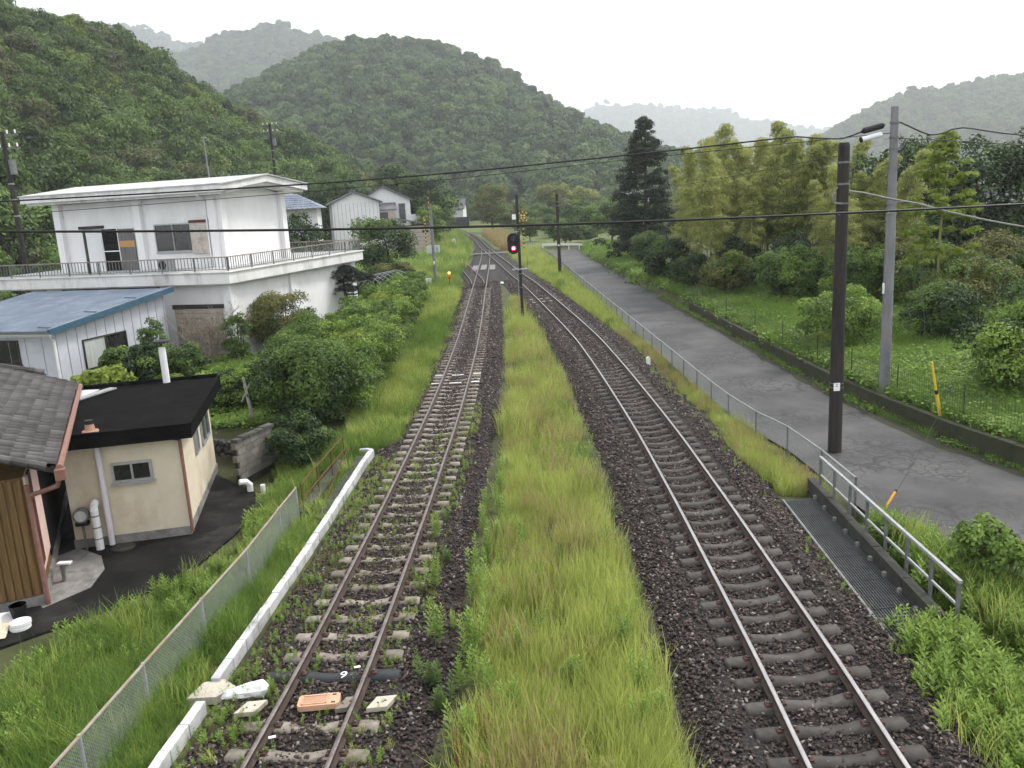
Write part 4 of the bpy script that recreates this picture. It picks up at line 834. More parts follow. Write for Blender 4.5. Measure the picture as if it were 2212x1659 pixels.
for r_ in range(4):
    for c_ in range(13):
        o = link('stone', rg.choice(SB), sw, (.15 + c_ * .29 + rg.uniform(-.04, .04) + .12 * (r_ % 2), .13, .14 + r_ * .23 + rg.uniform(-.02, .02))); o.scale = (rg.uniform(.14, .19), .22, rg.uniform(.11, .15)); o.rotation_euler = (0, rg.uniform(-.5, .5), 0)
pj = empty('drain_pipe', (-7.95, 23.75, -.85), 'white plastic drain elbow poking out at the yard edge', 'pipe'); MB().tube([(0, 0, 0), (.02, -.02, .28), (-.06, -.1, .40), (-.22, -.2, .42)], .09, 'white_plain', 10).build('elbow', pj)
MB().tube([(.42, -.1, -.35), (.42, -.1, .28)], .07, 'white_paint', 10).build('stub', pj)
st = empty('cut_trunk', (-9.36, 28.86, -.05), 'bare pale cut tree trunk with two stub branches in the garden', 'tree trunk')
MB().tube([(.12, 0, -.2), (.08, 0, .6), (0, .02, 1.2), (-.04, 0, 1.72)], [.075, .065, .055, .04], 'bark_pale', 8).build('trunk', st)
MB().tube([(.0, .02, 1.25), (.16, 0, 1.48), (.22, 0, 1.55)], [.04, .035, .02], 'bark_pale', 6).build('branch', st); MB().tube([(.02, .02, 1.2), (-.14, 0, .98), (-.2, 0, .85)], [.04, .03, .02], 'bark_pale', 6).build('branch', st)
# concrete culvert beams and rusty hand rail
cb = empty('culvert', (0, 0, 0), 'dark concrete culvert edge below the white kerb', 'culvert')
mb = MB(); mb.bar((-4.82, 19.2, -.18), (-4.62, 24.2, -.18), .30, .30, 'concrete_dark'); mb.build('inner_beam', cb); MB().bar((-5.42, 19.9, -.22), (-5.22, 24.2, -.22), .30, .24, 'concrete_dark').build('outer_beam', cb)
rr_ = empty('hand_rail', (0, 0, 0), 'thin rusty hand rail leaning over the culvert beside the fence end', 'hand rail')
A_, B_ = Vector((-5.42, 20.0, 0)), Vector((-5.15, 24.2, 0))
for i in range(4):
    p = A_.lerp(B_, i / 3); MB().tube([(p.x, p.y, -.35), (p.x, p.y, .62)], .018, 'rust', 6).build('post', rr_)
for z_ in (.60, .2): MB().tube([(A_.x, A_.y, z_), (B_.x, B_.y, z_)], .02, 'rust', 6).build('rail', rr_)
MB().tube([(-5.0, 20.6, -.1), (-4.95, 22.6, .25), (-4.92, 24.0, .35)], .016, 'rust', 6).build('rail', rr_)

# ------------------------------------------------------------------ white kerb of separate blocks
kb = empty('kerb', (0, 0, 0), 'white kerb of separate concrete blocks along the left track', 'kerb')
KP = catmull([(-5.22, 8.6), (-5.15, 10.0), (-5.05, 11.5), (-4.99, 12.9), (-4.77, 16.6), (-4.63, 19.85), (-4.46, 24.3), (-4.42, 24.65), (-4.52, 24.85), (-4.80, 24.9)], .05)
sK = np.concatenate([[0], np.cumsum(np.linalg.norm(np.diff(KP, axis=0), axis=1))]); d = 0.0
while d < sK[-1] - .1:
    l_ = .60 if d < 15.6 else .22
    a = [np.interp(d + .010, sK, KP[:, k]) for k in (0, 1)]; b = [np.interp(min(d + l_ - .010, sK[-1]), sK, KP[:, k]) for k in (0, 1)]; d += l_
    if 11.85 < (a[1] + b[1]) / 2 < 12.2: continue
    zz_ = -.02 + rg.uniform(-.010, .010); MB().bar((a[0] + rg.gauss(0, .004), a[1], zz_ - .09), (b[0] + rg.gauss(0, .004), b[1], zz_ - .09 + rg.uniform(-.008, .008)), .145, .22, 'kerb_white').build('kerb_block', kb)
pad = empty('concrete_pad', (-5.06, 12.0, -.085), 'worn grey concrete pad where the kerb is broken', 'pad'); MB().prism([(-.28, -.24, -.1), (.18, -.24, -.1), (.42, .02, -.1), (.16, .26, -.1), (-.16, .2, -.1)], (0, 0, .13), 'plate_cream').build('slab', pad)
bag = empty('white_sack', (-4.38, 11.65, -.02), 'crumpled white sack lying between the kerb and left track', 'sack')
V = []; rngb = np.random.default_rng(12); me = bpy.data.meshes.new('sack_body'); mb = MB(); mb.tube([(-.36, 0, .02), (-.28, .0, .05), (-.1, .02, .07), (.1, .03, .10), (.26, .05, .11), (.34, .06, .08)], [.02, .07, .09, .12, .13, .05], 'white_plain', 10); mb.v = [(a + rngb.normal(0, .012), b + rngb.normal(0, .012), max(c + rngb.normal(0, .012), -.02)) for a, b, c in mb.v]; mb.build('sack_body', bag)

# ------------------------------------------------------------------ chain-link fences
def chain_fence(label, pts, h, pitch, top, post, mesh, zf, wire_r=.0022, top_r=.024, post_r=.027, step=.07, ends=True):
    """posts at pts; woven wire between them is real crossing wire"""
    root = empty('chain_link_fence', (0, 0, 0), label, 'fence', 'chain-link fences')
    Q = [Vector((x, y, zf(x, y))) for x, y in pts]
    for q in Q: MB().tube([q - Vector((0, 0, .25)), q + Vector((0, 0, h + .03))], post_r, post, 8).build('fence_post', root)
    MB().tube([q + Vector((0, 0, h)) for q in Q], top_r, top, 6).build('top_rail', root)
    MB().tube([q + Vector((0, 0, .05)) for q in Q], .008, 'galv_dull', 5).build('bottom_wire', root)
    for a, b in zip(Q[:-1], Q[1:]):
        L = (Vector((b.x, b.y, 0)) - Vector((a.x, a.y, 0))).length; d = (b - a) / L; V = []; F = []; hh = h - .06
        nrm = Vector((d.y, -d.x, 0)).normalized() * wire_r
        for sgn in (1, -1):
            k = -hh
            while k < L + (hh if sgn < 0 else 0):
                x0, x1 = (k, k + hh) if sgn > 0 else (k, k - hh); t0, t1 = 0.0, 1.0
                lo, hi = (0 - x0) / (x1 - x0), (L - x0) / (x1 - x0)
                if lo > hi: lo, hi = hi, lo
                t0, t1 = max(t0, lo), min(t1, hi); k += step
                if t1 - t0 < .02: continue
                p = a + d * (x0 + (x1 - x0) * t0) + Vector((0, 0, .04 + hh * t0)); q = a + d * (x0 + (x1 - x0) * t1) + Vector((0, 0, .04 + hh * t1))
                e = (q - p).cross(nrm).normalized() * wire_r; o = len(V); V += [p - e + nrm, p + e + nrm, p - nrm, q - e + nrm, q + e + nrm, q - nrm]; F += [(o, o + 1, o + 4, o + 3), (o + 1, o + 2, o + 5, o + 4), (o + 2, o, o + 3, o + 5)]
        link('wire_mesh', npmesh('wire_mesh', [tuple(v) for v in V], F, mesh), root)
    return root
chain_fence('low chain-link fence with a rusty top rail on the left bank', [(-6.12, 8.0), (-5.98, 9.9), (-5.87, 11.65), (-5.72, 13.75), (-5.56, 15.9), (-5.50, 18.2), (-5.45, 19.6)], .93, 2.1, 'rusty_rail', 'galv', 'wire', lambda x, y: -.3, .0028, step=.062)
FR = [(7.69, 18.05), (7.72, 20.2), (7.62, 22.5), (7.27, 24.3), (7.05, 26.6), (6.98, 28.6), (6.93, 30.6), (6.9, 32.8), (6.87, 35)]
yy = 37.2
while yy < 119: FR.append((float(np.interp(yy, [35, 58, 80, 101, 120], [6.87, 6.42, 6.05, 5.7, 4.9])), yy)); yy += 2.2
chain_fence('long low grey chain-link fence between the right track and the road', FR, .70, 2, 'galv', 'galv_dull', 'wire', lambda x, y: -.05, .0026, step=.075)
# ------------------------------------------------------------------ right side: walkway, hand rail, retaining wall, net fence
gw = empty('walkway', (0, 0, 0), 'dark steel grating walkway beside the right track', 'walkway')
GA, GB, GC, GD = Vector((6.30, 18.7, -.06)), Vector((7.02, 18.75, -.06)), Vector((6.72, 12.3, -.06)), Vector((5.95, 12.2, -.06))
MB().prism([GA - Vector((0, 0, .16)), GB - Vector((0, 0, .16)), GC - Vector((0, 0, .16)), GD - Vector((0, 0, .16))][::-1], (0, 0, .12), 'concrete_dark').build('bed', gw)
for i in range(6):
    a0, a1, b0, b1 = GA.lerp(GD, i / 6), GA.lerp(GD, (i + 1) / 6), GB.lerp(GC, i / 6), GB.lerp(GC, (i + 1) / 6); mb = MB()
    for k in range(15):
        t_ = (k + .5) / 15; mb.bar(a0.lerp(b0, t_) + Vector((0, -.01, .0)), a1.lerp(b1, t_) + Vector((0, .01, .0)), .014, .05, 'grating')
    for k in range(9):
        t_ = (k + .5) / 9; mb.bar(a0.lerp(a1, t_) + Vector((0, 0, -.008)), b0.lerp(b1, t_) + Vector((0, 0, -.008)), .01, .035, 'grating')
    mb.build('grating_panel', gw)
mb = MB(); mb.bar(GA + Vector((-.05, 0, .02)), GD + Vector((-.05, 0, .02)), .05, .05, 'galv_dull'); mb.build('edge_strip', gw)
eb = empty('edge_beam', (0, 0, 0), 'dark concrete edge beam between the walkway and the hand rail', 'beam'); EA, EB = Vector((7.16, 19.4, .05)), Vector((6.82, 12.5, .05))
for i in range(5): MB().bar(EA.lerp(EB, i / 5) + Vector((0, -.01, 0)), EA.lerp(EB, (i + 1) / 5) + Vector((0, .01, rg.uniform(-.01, .01))), .17, .36, 'concrete_dark').build('beam_block', eb)
for i in range(9):
    p = EA.lerp(EB, .1 + i * .1); MB().box((p.x - .12, p.y, -.02), (.06, .08, .10), 'concrete').build('bracket', eb)
hr = empty('hand_rail', (0, 0, 0), 'galvanised hand rail sloping down past the walkway on the right', 'hand rail')
HA_, HB_ = Vector((7.20, 18.9, 0)), Vector((6.98, 12.35, 0))
for i in range(8):
    p = HA_.lerp(HB_, i / 7); MB().box((p.x, p.y, .32), (.05, .06, 1.15), 'galv_dull').build('post', hr)
MB().bar((HA_.x, HA_.y + .05, .90), (HB_.x, HB_.y - .05, .90), .06, .05, 'galv').build('top_rail', hr); MB().bar((HA_.x, HA_.y, .47), (HB_.x, HB_.y, .47), .035, .04, 'galv').build('middle_rail', hr)
rw = empty('retaining_wall', (0, 0, 0), 'low mossy concrete retaining wall along the far side of the road', 'wall')
RWP = [(15.4, 5), (14.35, 12), (13.42, 18.5), (12.42, 22.8), (11.98, 26.5), (11.72, 29.7), (11.62, 35), (11.56, 42.5), (11.4, 52)]
for a, b in zip(RWP[:-1], RWP[1:]):
    n_ = max(1, int(math.hypot(b[0] - a[0], b[1] - a[1]) / 2.2))
    for k in range(n_):
        p = [a[i] + (b[i] - a[i]) * k / n_ for i in (0, 1)]; q = [a[i] + (b[i] - a[i]) * (k + 1) / n_ for i in (0, 1)]
        MB().bar((p[0], p[1] + .008, .06), (q[0], q[1] - .008, .06), .22, .66 - .0 + rg.uniform(-.015, .015), 'mossy').build('wall_section', rw)
def net_fence(label, pts, h, zf):
    root = empty('net_fence', (0, 0, 0), label, 'fence'); Q = [Vector((x, y, zf(x, y))) for x, y in pts]
    for q in Q: MB().tube([q - Vector((0, 0, .2)), q + Vector((0, 0, h + .15))], .016, 'wire_dark', 6).build('stake', root)
    for a, b in zip(Q[:-1], Q[1:]):
        mb = MB(); L = (b - a).length
        for k in range(8): mb.bar(a + Vector((0, 0, .05 + k * h / 8)), b + Vector((0, 0, .05 + k * h / 8)), .006, .006, 'wire_dark')
        for k in range(int(L / .11)): p = a.lerp(b, (k + .5) * .11 / L); mb.bar(p + Vector((0, 0, .02)), p + Vector((0, 0, h)), .005, .005, 'wire_dark', up=(0, 1, 0))
        mb.build('wire_net', root)
net_fence('thin dark wire net fence on top of the roadside wall', [(14.3, 14), (13.75, 17.5), (13.3, 20.2), (12.75, 22.9), (12.3, 26), (12.05, 29), (11.95, 32), (11.9, 36), (11.88, 40), (11.8, 45), (11.7, 50), (11.6, 55)], .95, lambda x, y: .38)
# ------------------------------------------------------------------ poles, guy wires, cables
dp = empty('utility_pole', (8.95, 22.5, -.3), 'thick dark brown pole with a small white number plate by the road', 'utility pole')
MB().tube([(0, 0, -.2), (0, 0, 4), (.02, 0, 8.44), (.02, 0, 8.52)], [.185, .17, .145, .12], 'pole_dark', 16).build('shaft', dp)
for z_ in (8.0, 7.45, 6.95): MB().tube([(.02, 0, z_), (.02, 0, z_ + .05)], .160, 'galv_dull', 14).build('band', dp)
pl = MB().box((-.06, -.180, 2.05), (.17, .012, .22), 'white_plain').build('number_plate', dp); text('plate_number', '2', .12, 'black', pl, (-.065, -.188, 2.09), (R(90), 0, 0))
for z_ in (2.0, 2.12): MB().tube([(0, 0, z_), (0, 0, z_ + .02)], .186, 'galv_dull', 14).build('strap', dp)
MB().tube([(-.15, -.05, 7.4), (-.28, -.1, 7.2), (-.24, -.1, 7.0), (-.05, -.15, 6.97)], .03, 'cable_grey', 6).build('cable_loop', dp)
cp = empty('utility_pole', (12.3, 26.93, .2), 'tall pale grey concrete pole with cable boxes near its top', 'utility pole')
MB().tube([(0, 0, -.2), (0, 0, 5), (-.03, 0, 9.2)], [.17, .15, .11], 'pole_grey', 16).build('shaft', cp)
for z_ in (8.7, 8.25, 7.9, 6.2, 5.9): MB().tube([(-.02, 0, z_), (-.02, 0, z_ + .06)], .145, 'galv_dull', 12).build('band', cp)
for k in range(9): MB().tube([(.14 * (-1) ** k, 0, 3.0 + k * .55), (.3 * (-1) ** k, 0, 3.0 + k * .55)], .012, 'galv_dull', 5).build('step_bolt', cp)
MB().box((-.168, -.02, 3.6), (.03, .10, .34), 'white_plain').build('label_plate', cp)
jb = empty('cable_closure', (0, 0, 0), 'black ribbed cable closure hanging left of the concrete pole top', 'cable box'); MB().tube([(11.95, 26.9, 8.88), (11.88, 26.9, 8.85), (11.33, 26.9, 8.73), (11.24, 26.9, 8.70)], [.04, .095, .095, .04], 'black', 12).build('case', jb)
wb = empty('cable_terminal', (0, 0, 0), 'white cylindrical cable terminal under the black closure', 'cable box'); MB().tube([(11.86, 26.85, 8.60), (11.80, 26.85, 8.585), (11.26, 26.85, 8.47), (11.24, 26.85, 8.465)], [.06, .085, .085, .08], 'white_paint', 12).build('case', wb); MB().tube([(11.24, 26.85, 8.465), (11.20, 26.85, 8.457)], .088, 'black', 12).build('end_cap', wb); MB().tube([(12.15, 26.87, 8.62), (11.84, 26.86, 8.60)], .012, 'cable', 5).build('hanger', wb)
def cable(label, pts, r, mat='cable', step=.6, name='cable'):
    P = catmull([(*p,) for p in pts], step); o = MB().tube([tuple(p) for p in P], r, mat, 6).build(name); return tag(o, label, 'cable')
cable('thick black cable crossing low in front of the view', [(-9, 10, 7.47), (-5.86, 10, 7.21), (0.1, 10, 6.95), (6.13, 10, 6.87), (9, 10, 6.93)], .0145)
drops = MB(); rgd = random.Random(4)
for k in range(26):
    x_ = rgd.uniform(-5.5, 5.9); z_ = float(np.interp(x_, [-5.86, .1, 6.13], [7.21, 6.95, 6.87])) - .028; drops.raw([(x_ - .006, 10, z_), (x_ + .006, 10, z_), (x_, 10.006, z_), (x_, 9.994, z_), (x_, 10, z_ - .012), (x_, 10, z_ + .006)], [(0, 3, 4), (3, 1, 4), (1, 2, 4), (2, 0, 4), (0, 2, 5), (2, 1, 5), (1, 3, 5), (3, 0, 5)], 'white_plain')
tag(drops.build('water_drops'), 'small water drops hanging under the low black cable', 'drops', kind='stuff')
cable('black cable climbing to the concrete pole from the left', [(-22, 25.6, 8.1), (-15.08, 26, 8.03), (-3.99, 26.5, 8.08), (4.62, 26.9, 8.43), (9.22, 26.9, 8.67), (9.8, 26.9, 8.60), (10.66, 26.9, 8.53), (11.0, 26.9, 8.62), (11.24, 26.9, 8.70)], .024, step=.4)
cable('looping black cable leaving the concrete pole to the right', [(12.2, 26.9, 8.93), (12.45, 26.9, 8.92), (12.9, 26.9, 8.70), (13.4, 26.9, 8.50), (13.9, 26.9, 8.55), (14.4, 26.9, 8.66), (16.32, 26.9, 8.33), (22, 26.9, 7.6)], .024, step=.2)
cable('thin wire under the upper cable to the concrete pole', [(-22, 26.9, 7.72), (-15.68, 26.9, 7.64), (-3.34, 26.9, 7.91), (3.17, 26.9, 8.22), (8.94, 26.9, 8.48), (12.1, 26.9, 8.62)], .010, 'cable')
cable('thin wire leaving the concrete pole to the right below the loop', [(12.4, 26.9, 8.45), (14, 26.9, 8.30), (17, 26.9, 7.95), (22, 26.9, 7.4)], .014, 'cable')
cable('grey twisted cable sagging right from the dark pole', [(9.0, 22.5, 7.0), (9.5, 22.5, 6.92), (10.25, 22.5, 6.72), (11.0, 22.5, 6.55), (11.8, 22.5, 6.30), (13.83, 22.5, 5.80), (18, 22.5, 5.0)], .026, 'cable_grey', .25)
cable('thin wire running away left from the dark pole top', [(8.9, 22.6, 7.9), (7.4, 40, 7.4), (5.5, 80, 7.2)], .010)
cable('thin stay wire beside the concrete pole', [(12.45, 26.9, 8.6), (13.6, 27.6, 4.5), (14.3, 28, .4)], .008, 'galv_dull', name='stay_wire')
cable('thin stay wire slanting over the road to an orange guard', [(8.1, 17.7, -.2), (9.6, 19.0, .9), (12.4, 21.8, 3.2), (16, 25.4, 6.2)], .006, 'wire_dark', name='stay_wire')
og = empty('stay_guard', (8.1, 17.7, -.2), 'orange stay wire guard slanting up beside the road', 'guard'); dv_ = Vector((1.5, 1.3, 1.1)).normalized(); MB().tube([dv_ * .1, dv_ * .85], .028, 'orange', 8).build('sleeve', og); MB().tube([dv_ * .85, dv_ * .9], .032, 'black', 8).build('cap', og)
yg = empty('stay_guard', (12.46, 23.6, .3), 'tall yellow stay guard with a dark joint in the green field', 'guard')
MB().tube([(.02, 0, 0), (-.14, 0, .75)], .055, 'yellow', 8).build('lower_sleeve', yg); MB().tube([(-.14, 0, .75), (-.17, 0, .88)], .045, 'black', 8).build('joint', yg); MB().tube([(-.17, 0, .88), (-.33, 0, 1.72)], [.04, .032], 'yellow', 8).build('upper_sleeve', yg)

# ------------------------------------------------------------------ signal, crossing, points
sg = empty('railway_signal', (.87, 50, -.1), 'railway signal showing red on a black mast in the grass strip', 'signal')
MB().tube([(0, 0, -.3), (0, 0, 7.6)], [.09, .08], 'pole_dark', 14).build('mast', sg)
for z_ in (.9, 2.2, 3.0, 4.3, 5.6): MB().tube([(0, 0, z_), (0, 0, z_ + .05)], .098, 'galv_dull', 12).build('band', sg)
ov = [(.44 * math.cos(a), .27 * math.sin(a)) for a in np.linspace(0, 2 * math.pi, 12, endpoint=False)]
sp = [(-.33 + .36 * math.cos(a), -.22, 4.82 + (.25 if math.sin(a) > 0 else -.25) + .36 * math.sin(a)) for a in np.linspace(0, 2 * math.pi, 21)[:-1]]
hd = MB().prism(sp, (0, .05, 0), 'black').build('backboard', sg)
MB().box((-.33, -.1, 4.82), (.36, .2, .95), 'black').build('lamp_housing', sg)
for k, z_ in enumerate((4.55, 5.1)):
    MB().tube([(-.33, -.225, z_), (-.33, -.24, z_)], .125, 'red_lamp' if k == 0 else 'glass', 18).build('lamp', sg)
    mb = MB(); aa = np.linspace(-.35, math.pi + .35, 12); V = [(-.33 + .15 * math.cos(a), y_, z_ + .15 * math.sin(a)) for y_ in (-.23, -.48) for a in aa]; mb.raw(V, [(i, i + 1, 13 + i, 12 + i) for i in range(11)], 'black'); mb.build('hood', sg)
MB().tube([(-.33, -.241, 4.55), (-.33, -.247, 4.55)], .075, 'red_lamp_core', 14).build('lamp_core', sg)
MB().box((-.2, -.05, 5.5), (.45, .12, .08), 'galv').build('bracket', sg)
mb = MB(); mb.box((0, -.05, 3.3), (.95, .4, .05), 'galv'); mb.build('service_step', sg)
for x_ in (-.45, .45): MB().tube([(x_, -.1, 3.3), (x_ * 1.02, -.1, 4.05)], .014, 'galv_dull', 5).build('step_stay', sg)
MB().tube([(-.16, .02, -.2), (-.16, .02, 3.2)], .028, 'galv', 6).build('conduit', sg)
MB().box((-.22, 0, 6.95 - .6), (.22, .12, .3), 'white_plain').build('side_box', sg)
def simple_pole(label, x, y, z, h, r, mat, bands=()):
    e = empty('utility_pole', (x, y, z), label, 'utility pole'); MB().tube([(0, 0, -.3), (0, 0, h)], [r, r * .78], mat, 12).build('shaft', e)
    for b in bands: MB().tube([(0, 0, b), (0, 0, b + .08)], r * 1.02, 'galv_dull', 10).build('band', e)
    return e
fp = simple_pole('dark pole standing in the fence line beside the far road', 5.16, 80.2, -.2, 7.7, .17, 'pole_dark', (7.0, 6.6)); MB().box((-.02, -.18, 3.0), (.16, .02, .16), 'white_plain').build('plate', fp)
lp = simple_pole('slim grey pole in the tall grass left of the tracks', -6.37, 76, -.1, 7.4, .15, 'pole_grey', (6.9,)); MB().box((0, -.16, 2.2), (.14, .02, .3), 'white_plain').build('plate', lp)
def pole_with_gear(label, x, y, z, h, lean=0.0):
    e = empty('utility_pole', (x, y, z), label, 'utility pole'); MB().tube([(0, 0, -1), (lean, 0, h)], [.2, .14], 'pole_dark', 10).build('shaft', e)
    for zz_ in (h - .2, h - 1.0): MB().box((lean, 0, zz_), (1.9, .09, .09), 'galv_dull').build('crossarm', e)
    for k in (-.8, -.3, .3, .8):
        for zz_ in (h - .1, h - .9): MB().tube([(lean + k, 0, zz_), (lean + k, 0, zz_ + .22)], .05, 'white_plain', 6).build('insulator', e)
    MB().tube([(lean + .35, -.1, h - 2.6), (lean + .35, -.1, h - 1.7)], .22, 'galv_dull', 10).build('transformer', e)
    for zz_ in (h - 3.2, h - 4.2, h - 5.2): MB().tube([(lean * .7, 0, zz_), (lean * .7, 0, zz_ + .08)], .19, 'galv', 10).build('band', e)
    return e
pole_with_gear('dark power pole with white insulators at the left edge', -31.0, 55, 1.5, 11.6)
pole_with_gear('grey power pole with a crossarm on the slope behind the white house', -27.5, 106, 6, 11.8)
for i, (a, b) in enumerate((((-31, 55, 12.8), (-27.5, 106, 17.4)), ((-31, 55, 11.9), (-27.5, 106, 16.6)))): cable('%s thin power line over the slope behind the white house' % ('upper', 'lower')[i], [a, tuple((np.array(a) + b) / 2 - [0, 0, .8]), b], .02, step=5)
def striped(name, root, x, y, z0, z1, r, n):
    for k in range(n):
        a = z0 + (z1 - z0) * k / n; b = z0 + (z1 - z0) * (k + 1) / n; MB().tube([(x, y, a), (x, y, b)], r, 'yellow' if k % 2 else 'black', 10).build(name, root)
def crossing_signal(label, x, y):
    e = empty('crossing_signal', (x, y, -.1), label, 'crossing signal', 'level crossing signals'); striped('pole_band', e, 0, 0, 0, 5.6, .09, 18)
    for s in (-1, 1):
        bd = MB().box((0, -.12, 4.75), (1.7, .03, .26), 'yellow', rot=Matrix.Rotation(s * R(45), 3, 'Y')).build('cross_board', e)
        for k in (-.55, 0.0, .55): q = Matrix.Rotation(s * R(45), 3, 'Y') @ Vector((k, 0, 0)); MB().box((q.x, -.142 - .003 * (s > 0), 4.75 + q.z), (.18, .012, .262), 'black', rot=Matrix.Rotation(s * R(45), 3, 'Y')).build('stripe', bd)
    for s in (-1, 1): MB().tube([(s * .3 - .35, -.05, 2.55 + .0 * s), (s * .3 - .35, -.16, 2.55)], .2, 'black', 14).build('lamp', e)
    return e
crossing_signal('level crossing signal with a black and yellow cross behind the red signal', 3.0, 128)
e = empty('crossing_signal', (-11.7, 128, -.1), 'striped level crossing post beside the beige wing of the house', 'crossing signal', 'level crossing signals'); striped('pole_band', e, 0, 0, 0, 5.2, .09, 18); MB().tube([(.3, -.05, 3.4), (.3, -.16, 3.4)], .2, 'black', 12).build('lamp', e); MB().tube([(-.3, -.05, 3.4), (-.3, -.16, 3.4)], .2, 'black', 12).build('lamp', e)
e = empty('crossing_barrier', (-10.4, 124, -.1), 'raised slim yellow and black crossing barrier arm left of the cabinet', 'barrier'); striped('arm_band', e, -.2, 0, 1.0, 8.4, .05, 22); MB().box((0, 0, .5), (.45, .45, 1.1), 'yellow').build('machine_box', e)
kc = empty('equipment_cabinet', (-9.75, 116, -.15), 'light grey equipment cabinet marked with a 5', 'cabinet'); MB().box((0, 0, .95), (1.75, .7, 1.75), 'grey_paint').build('body', kc); MB().box((0, 0, .05), (1.85, .8, .16), 'concrete').build('base', kc); MB().box((-.1, -.355, .95), (.03, .02, 1.6), 'galv_dull').build('door_gap', kc); text('cabinet_number', '5', .55, 'black', kc, (.55, -.365, 1.4), (R(90), 0, 0))
jbx = empty('junction_box', (-6.95, 75.5, -.1), 'small white junction box on a post by the slim grey pole', 'box'); MB().box((0, 0, .55), (.48, .3, .62), 'white_paint').build('case', jbx); MB().box((0, .1, .15), (.12, .1, .5), 'concrete').build('post', jbx); MB().box((.02, -.155, .42), (.16, .02, .16), 'black').build('window', jbx)
pi_ = empty('point_indicator', (-4.98, 74.2, -.1), 'orange point indicator with a lit amber lamp and black arrow', 'indicator')
MB().tube([(0, 0, 0), (0, 0, .45), (0, 0, .46), (0, 0, .7)], [.12, .10, .04, .04], 'black', 8).build('stand', pi_)
MB().prism([(.18 * math.cos(a), -.02, .95 + .30 * math.sin(a)) for a in np.linspace(0, 2 * math.pi, 15)[:-1]], (0, .03, 0), 'orange').build('target', pi_); MB().box((0, 0, 1.35), (.24, .14, .24), 'orange').build('lamp_case', pi_); MB().tube([(0, -.075, 1.35), (0, -.09, 1.35)], .095, 'amber_lamp', 12).build('lamp', pi_)
for s in (-1, 1): MB().bar((0, -.03, .82), (s * .13, -.03, .97), .02, .05, 'black').build('arrow', pi_)
MB().box((0, -.03, .9), (.04, .02, .4), 'black').build('arrow', pi_)
sm = empty('point_machine', (0, 0, 0), 'black point machine with rods reaching under the left track', 'point machine'); MB().box((-4.1, 72.5, .02), (.75, .4, .26), 'black').build('casing', sm); MB().box((-4.1, 72.5, .18), (.4, .3, .08), 'galv_dull').build('lid', sm); MB().tube([(-4.4, 72.25, .1), (-4.4, 72.1, .1)], .07, 'white_plain', 10).build('lamp', sm)
for dy in (0, .35): MB().bar((-3.8, 72.5 + dy, -.0), (-1.5, 72.8 + dy, .03), .12, .08, 'black').build('rod', sm)
wd_ = empty('clearance_marker', (-.4, 75.3, -.15), 'small white dome marker between the two tracks', 'marker'); MB().tube([(0, 0, 0), (0, 0, .12)], .06, 'black', 8).build('stub', wd_); MB().tube([(0, 0, .10), (0, 0, .16), (0, 0, .24), (0, 0, .28)], [.17, .17, .11, .02], 'white_plain', 14).build('dome', wd_)
wm = empty('marker_post', (5.95, 35.6, -.1), 'short white marker post in the ballast by the fence', 'post'); MB().box((0, 0, .16), (.16, .14, .36), 'white_paint').build('post_body', wm); MB().prism([(-.08, -.07, .34), (.08, -.07, .34), (.0, -.07, .40)], (0, .14, 0), 'white_paint').build('post_top', wm)
km = empty('distance_sign', (-8.45, 143, -.1), 'small white sign plate in the grass left of the curve', 'sign'); MB().tube([(0, 0, -.1), (0, 0, 1.2)], .04, 'galv_dull', 6).build('post', km); MB().box((0, -.05, 1.1), (.62, .03, .75), 'white_plain').build('plate', km)
xd = empty('level_crossing', (0, 0, 0), 'pale level crossing planks across the merging tracks', 'level crossing')
for k in range(5): MB().box((-1.6, 116.9 + k * .42, .155 if k in (1, 3) else .13), (6.6, .38, .06), 'concrete').build('plank', xd)
for i, (x0, y0) in enumerate(((-3.35, 91), (-2.4, 91), (-1.45, 91))):
    q = empty('concrete_deck', (0, 0, 0), ('left', 'middle', 'right')[i] + ' pale concrete panel set around the rails before the crossing', 'panel', 'concrete panels round the rails')
    for k in range(4): MB().box((x0, y0 + k * 1.7 + .5 * (i == 1), .03), (.62, 1.5, .10), 'concrete').build('slab', q)
for y_ in (33.8, 35.4):
    q = empty('white_sleeper_mark', (0, 0, 0), '%s pair of whitened sleepers on the left track' % ('nearer' if y_ < 34 else 'farther'), 'sleeper'); 
    for s in (-1, 1): MB().box((float(lx(y_)) + s * .82, y_, .012), (.34, .2, .014), 'kerb_white').build('paint_patch', q)
    MB().box((float(lx(y_)), y_, -.0), (.5, .2, .012), 'kerb_white').build('paint_patch', q)
q = empty('white_track_fitting', (0, 0, 0), 'white painted fittings on the right track beyond the signal mast', 'fitting')
for y_ in (59.5, 61.2):
    for s in (-.95, -.25, .25, .95): MB().box((float(rx(y_)) + s, y_, .06 + .04 * s), (.24, .16, .03), 'plate_cream').build('painted_block', q)
gr = empty('guard_rail', (0, 0, 0), 'white guard rail at the bend in the far road', 'guard rail')
GP = [(5.6, 124.0), (9.2, 121.0), (10.6, 119.6), (11.7, 114), (12.2, 109)]
for a, b in zip(GP[:-1], GP[1:]):
    MB().bar((a[0], a[1], .55), (b[0], b[1], .55), .05, .30, 'white_plain').build('beam', gr); MB().bar((a[0], a[1] - .04, .55), (b[0], b[1] - .04, .55), .03, .08, 'white_paint').build('beam_rib', gr)
for p in GP: MB().tube([(p[0], p[1] + .1, -.3), (p[0], p[1] + .1, .65)], .07, 'white_plain', 8).build('post', gr)

